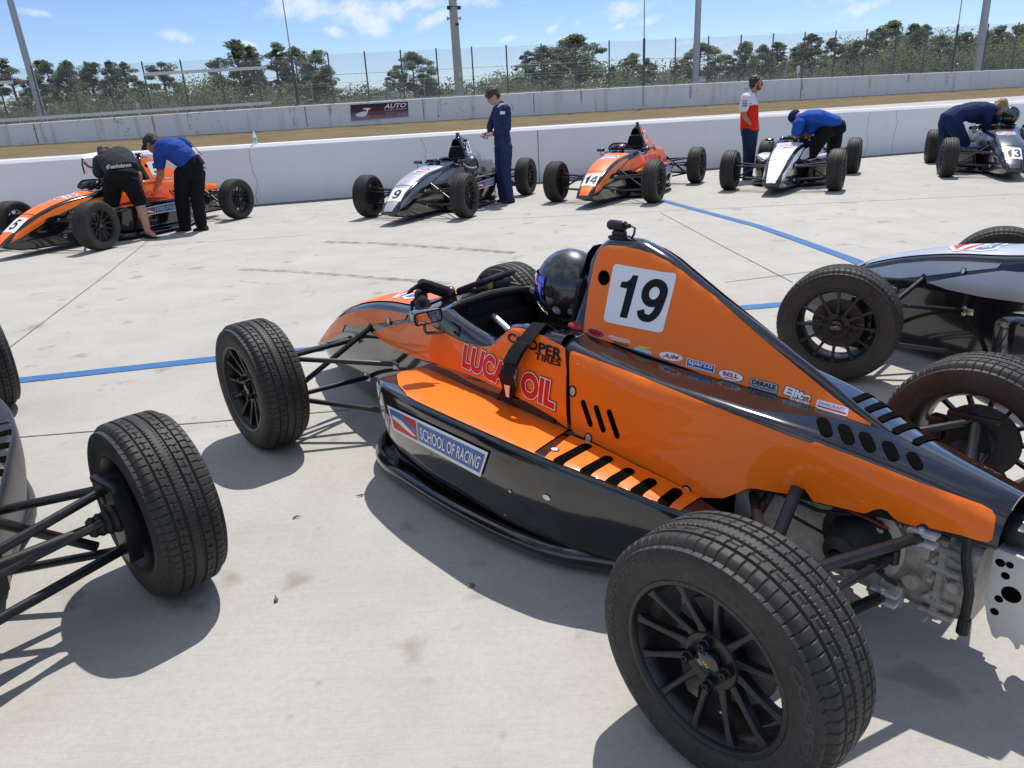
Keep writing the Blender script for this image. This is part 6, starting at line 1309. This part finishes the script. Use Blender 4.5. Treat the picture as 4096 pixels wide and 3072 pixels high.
# ================================================================ loose things on and about the cars
def helmet(M, shell, visor, label, trim=None, visor_up=0.0, parent_text=None):
    """full-face helmet looking along +x, its centre at the origin"""
    root = empty('helmet', (0, 0, 0)); root.matrix_world = M; tag(root, label, 'helmet')
    def srf(az, el, l=0.0):
        ch = max(0, cos(az))**1.5*max(0, min(1, (-el-.05)/.5))*.032; k = 1-.14*max(0, -el-.35)
        r = (.142+ch+l, .122+ch*.3+l, .148+l); return (r[0]*cos(el)*cos(az)*k-.012, r[1]*cos(el)*sin(az)*k, r[2]*sin(el))
    b = MB(); nu, nv = 48, 28; rings = []
    for j in range(nv+1): el = -1.02+(pi/2-.001+1.02)*j/nv; rings.append([srf(2*pi*k/nu, el) for k in range(nu)])
    b.loft(rings, True, True, True); link('shell', b.mesh('shell', shell, 60), root)
    b = MB(); b.loft([[srf(a, e, .0015) for a in np.linspace(-1.15, 1.15, 24)] for e in np.linspace(-.20, .36, 8)], False, False, False); link('eye_port', b.mesh('eye_port', 'black_matte', 60), root)
    b = MB(); b.loft([[srf(a, e+visor_up*(1-abs(a)/1.9), .006) for a in np.linspace(-1.35, 1.35, 30)] for e in np.linspace(-.24, .40, 10)], False, False, False); link('visor', b.mesh('visor', visor, 60), root)
    b = MB(); b.loft([[srf(a, e+visor_up, .0085) for a in np.linspace(-.95, .95, 20)] for e in (.30, .42)], False, False, False); link('visor_strip', b.mesh('visor_strip', trim or 'sticker_white', 60), root)
    for sg in (1, -1):
        b = MB(); c = srf(sg*1.52, .06, .004); b.lathe([(0, 0), (.020, 0), (.022, -.004), (.022, -.014)], 20, 'y', (c[0], sg*c[1]*sg, c[2])) if sg > 0 else b.lathe([(0, 0), (.020, 0), (.022, .004), (.022, .014)], 20, 'y', c); link('visor_pivot', b.mesh('visor_pivot', 'black_satin', 40), root)
    b = MB(); b.lathe([(.11, 0), (.105, -.02), (.09, -.02), (.085, 0)], 32, 'z', (-.01, 0, -.125)); link('neck_roll', b.mesh('neck_roll', 'fabric_black', 60), root)
    if parent_text:
        uv, f = text_in(parent_text, .02, .1, (0, 0, 1, 1)); b = MB(); b.add([srf(1.70-.22*(1-u)+.11, -.50+.12*v, .003) for u, v in uv], f); link('badge', b.mesh('badge', 'sticker_white', 0), root)
        b = MB(); b.add([srf(1.70+.14*cos(a), -.44+.13*sin(a), .0015) for a in np.linspace(0, 2*pi, 21)[:-1]], [tuple(range(20))]); link('badge_backing', b.mesh('badge_backing', 'sticker_grey', 0), root)
        b = MB(); c = srf(2.2, -.36, .012); b.lathe([(0, .012), (.012, .012), (.014, 0), (.014, -.012)], 12, 'y', c); b.tube([Vector(c), Vector(c)+Vector((-.02, .012, -.035))], .006, 6); link('anchor_post', b.mesh('anchor_post', 'steel', 40), root)
    return root
def in_car(car, x, y, z, rz=0, ry=0, rx=0):
    return Matrix.Translation(car.location) @ Matrix.Rotation(car.rotation_euler.z, 4, 'Z') @ Matrix.Translation((x, y, z)) @ Matrix.Rotation(rz, 4, 'Z') @ Matrix.Rotation(ry, 4, 'Y') @ Matrix.Rotation(rx, 4, 'X')
helmet(in_car(hero, 1.245, .0, .806, .12, .0), 'carbon_weave', 'visor_blue', 'glossy carbon weave helmet with blue visor in the cockpit of the 19 car', 'sticker_white', 0, 'RS7')
helmet(in_car(CARS['c9'], 1.36, .37, .60, .2, .45, -.25), 'carbon_weave', 'smoked_visor', 'glossy black helmet hung on the side of the silver 9 car', 'sticker_white')
helmet(in_car(CARS['c13'], 1.62, .13, .86, -.9, -.1), 'black_gloss', 'smoked_visor', 'glossy black helmet with raised visor on top of the 13 car', 'black_gloss', .55)
helmet(in_car(CARS['white'], 1.22, .0, .74, .1, .1), 'helmet_orange', 'smoked_visor', 'orange helmet in the cockpit of the white car, under the blue shirted mechanic', 'black_gloss')
def steering_wheel(M, label):
    root = empty('steering_wheel', (0, 0, 0)); root.matrix_world = M; tag(root, label, 'steering wheel')
    b = MB()
    pts = [(.045, -.115), (.075, -.09), (.078, -.04), (.07, 0), (.078, .04)]
    for sg in (1, -1): b.tube([(0, sg*.095, -.075), (0, sg*.130, -.055), (0, sg*.142, -.01), (0, sg*.138, .04), (0, sg*.115, .075), (0, sg*.07, .085)], [.013, .016, .0165, .0165, .015, .012], 10)
    b.tube([(0, -.075, .086), (0, 0, .088), (0, .075, .086)], .012, 10); b.tube([(0, -.10, -.076), (0, 0, -.082), (0, .10, -.076)], .012, 10); link('rim', b.mesh('rim', 'fabric_black', 60), root)
    b = MB(); b.box((.0, 0, .0), (.03, .17, .11), bev=.012); b.box((.0, .11, .0), (.014, .06, .03), bev=.004); b.box((.0, -.11, .0), (.014, .06, .03), bev=.004); b.tube([(.01, 0, 0), (.03, 0, 0)], .028, 14); hub = link('hub', b.mesh('hub', 'black_satin', 40), root)
    b = MB(); b.box((-.017, 0, .02), (.004, .10, .045), bev=.003); link('display', b.mesh('display', 'mirror_glass', 40), hub)
    for y, z, mk in ((-.06, -.03, 'sticker_red'), (.06, -.03, 'gauge_yellow'), (0, -.035, 'bright_alloy')): b = MB(); b.lathe([(0, -.022), (.008, -.022), (.009, -.014)], 10, 'x', (0, y, z)); link('button', b.mesh('button', mk, 40), hub)
    return root
steering_wheel(in_car(hero, 1.86, -.08, .725, .25, -1.2), 'black racing steering wheel lying on the cowl of the 19 car')
steering_wheel(in_car(CARS['c5'], 1.90, .02, .745, .3, -1.0), 'steering wheel lying on the cowl of the car the two mechanics lean over')
steering_wheel(in_car(CARS['c14'], 1.86, -.02, .755, -.2, -1.05), 'steering wheel lying tilted on the cowl of the orange car beside the white one')
def glove(M, label, seed):
    b = MB(); hand(b, (0, 0, 0), (1, 0, 0), (0, 0, -1), .95, .7, 1.0); limb(b, [(-.05, 0, 0), (-.02, 0, 0), (.02, 0, 0)], [.030, .028, .028], 12); o = link('glove', fused(b, .006, 'fabric_black', .002, seed, 2)); o.matrix_world = M; tag(o, label, 'glove', 'black racing gloves on the 19 car')
    c = MB(); c.lathe([(.032, -.062), (.032, -.045), (.029, -.04)], 16, 'x'); link('cuff', c.mesh('cuff', 'black_satin', 60), o)
glove(in_car(hero, 2.02, .17, .672, 2.6, .0), 'black racing glove lying flat, lower one on the cowl of the 19 car', 31)
glove(in_car(hero, 1.99, .09, .700, 1.2, -.42, .5), 'black racing glove with fingers up, on top of the other glove', 32)
# belt hanging out of the cockpit over the lettering of the near car
pts = [hit_side(*k4(*p), side_y) for p in ((1838, 612), (1822, 650), (1800, 700), (1782, 760), (1762, 830), (1738, 900), (1705, 965))]
def ribbon(b, pts_, w, th):
    b.loft([[p_+Vector((sx*w/2, sy*th/2, -sx*w*.06)) for sx, sy in ((1, 1), (-1, 1), (-1, -1), (1, -1))] for p_ in pts_])
b = MB(); path = [Vector((pts[0][0]-.03, .21, .70)), Vector((pts[0][0]-.01, .262, .745))]+[Vector(fs(x, z, .014+.012*i*(i < 5)+.01*(i >= 5))) for i, (x, z) in enumerate(pts)]
ribbon(b, path, .074, .006); ribbon(b, [p+Vector((.004, .008, 0)) for p in path[3:6]], .072, .006); belt = b.build('shoulder_belt', 'fabric_black', hero)
b = MB(); p = path[-2]; 
uvb = [(-.016, .035), (-.012, .018), (.012, .018), (.016, .035), (.022, .032), (.014, .006), (.008, -.03), (-.008, -.03), (-.014, .006), (-.022, .032)]
b.loft([[p+Vector((-u, .008+w, v)) for u, v in uvb] for w in (0, .003)]); b.build('belt_tongue', 'bright_alloy', belt)
b = MB(); b.ball((1.055, .13, .715), (.05, .04, .022), 12, 8); b.build('belt_pad', 'belt_red', hero)
# water bottle on the pit wall
p = on_line(1021, 566, NW0+.14, NK); root = empty('water_bottle', p); root.location.z = float(np.polyval(pf, p.x)); tag(root, 'clear plastic water bottle standing on the pit wall', 'bottle')
mat('clear_plastic', (.80, .90, .95), .08, 0, 0, .5, var=.02, trans=.85); mat('bottle_label', (.25, .55, .70), .5, var=.1)
b = MB(); b.lathe([(.0, .0), (.030, 0), (.033, .01), (.033, .13), (.030, .155), (.014, .185), (.013, .20)], 20, 'z'); b.build('bottle_body', 'clear_plastic', root); b = MB(); b.lathe([(.0135, .195), (.0145, .20), (.0145, .215), (0, .215)], 16, 'z'); b.build('cap', 'sticker_white', root); b = MB(); b.lathe([(.0337, .05), (.0337, .11)], 20, 'z'); b.build('label', 'bottle_label', root)
# white sun shade held above the cockpit of the 5 car
c = [k1a(690, 262), k1a(905, 232), k1a(845, 258), k1a(700, 292)]; q = [at(*p_, D_) for p_, D_ in zip([k1a(692, 255), k1a(880, 228), k1a(900, 262), k1a(700, 292)], (12.0, 12.0, 11.5, 11.5))]
mat('shade_white', (.78, .80, .80), .6, var=.04)
root = empty('sun_shade', q[3]); tag(root, 'white sheet shade with dark edge behind the person in the charcoal shirt', 'sun shade'); q = [p_-q[3] for p_ in q]
b = MB(); b.loft([[p_+Vector((0, 0, dz)) for p_ in q] for dz in (0, .012)]); b.build('top_sheet', 'shade_white', root)
qq = [at(*k1a(*p_), 11.5)-root.location for p_ in ((700, 292), (716, 410), (790, 400), (880, 300))]; b = MB(); b.loft([[p_+Vector((0, dy, 0)) for p_ in qq] for dy in (0, .006)]); b.build('hanging_sheet', 'pit_wall_paint', root)
b = MB(); b.tube([q[3]+Vector((0, -.01, .02)), at(*k1a(692, 330), 11.5)-root.location, at(*k1a(712, 412), 11.5)-root.location], .012, 6); b.tube([at(*k1a(706, 315), 11.49)-root.location, at(*k1a(745, 352), 11.49)-root.location, at(*k1a(800, 365), 11.49)-root.location], .012, 6); b.build('dark_edge', 'black_satin', root)
# small camera on the side of the 9 car's roll hoop
b = MB(); b.box((0, 0, 0), (.03, .06, .042), bev=.006); b.tube([(0, 0, -.02), (0, 0, -.12)], .009, 8); b.box((0, -.02, -.13), (.03, .06, .03), bev=.005); b.lathe([(0, .028), (.014, .028), (.014, .014)], 14, 'x'); o = b.build('action_camera', 'black_satin', CARS['c9']); o.location = (1.06, .16, .96)
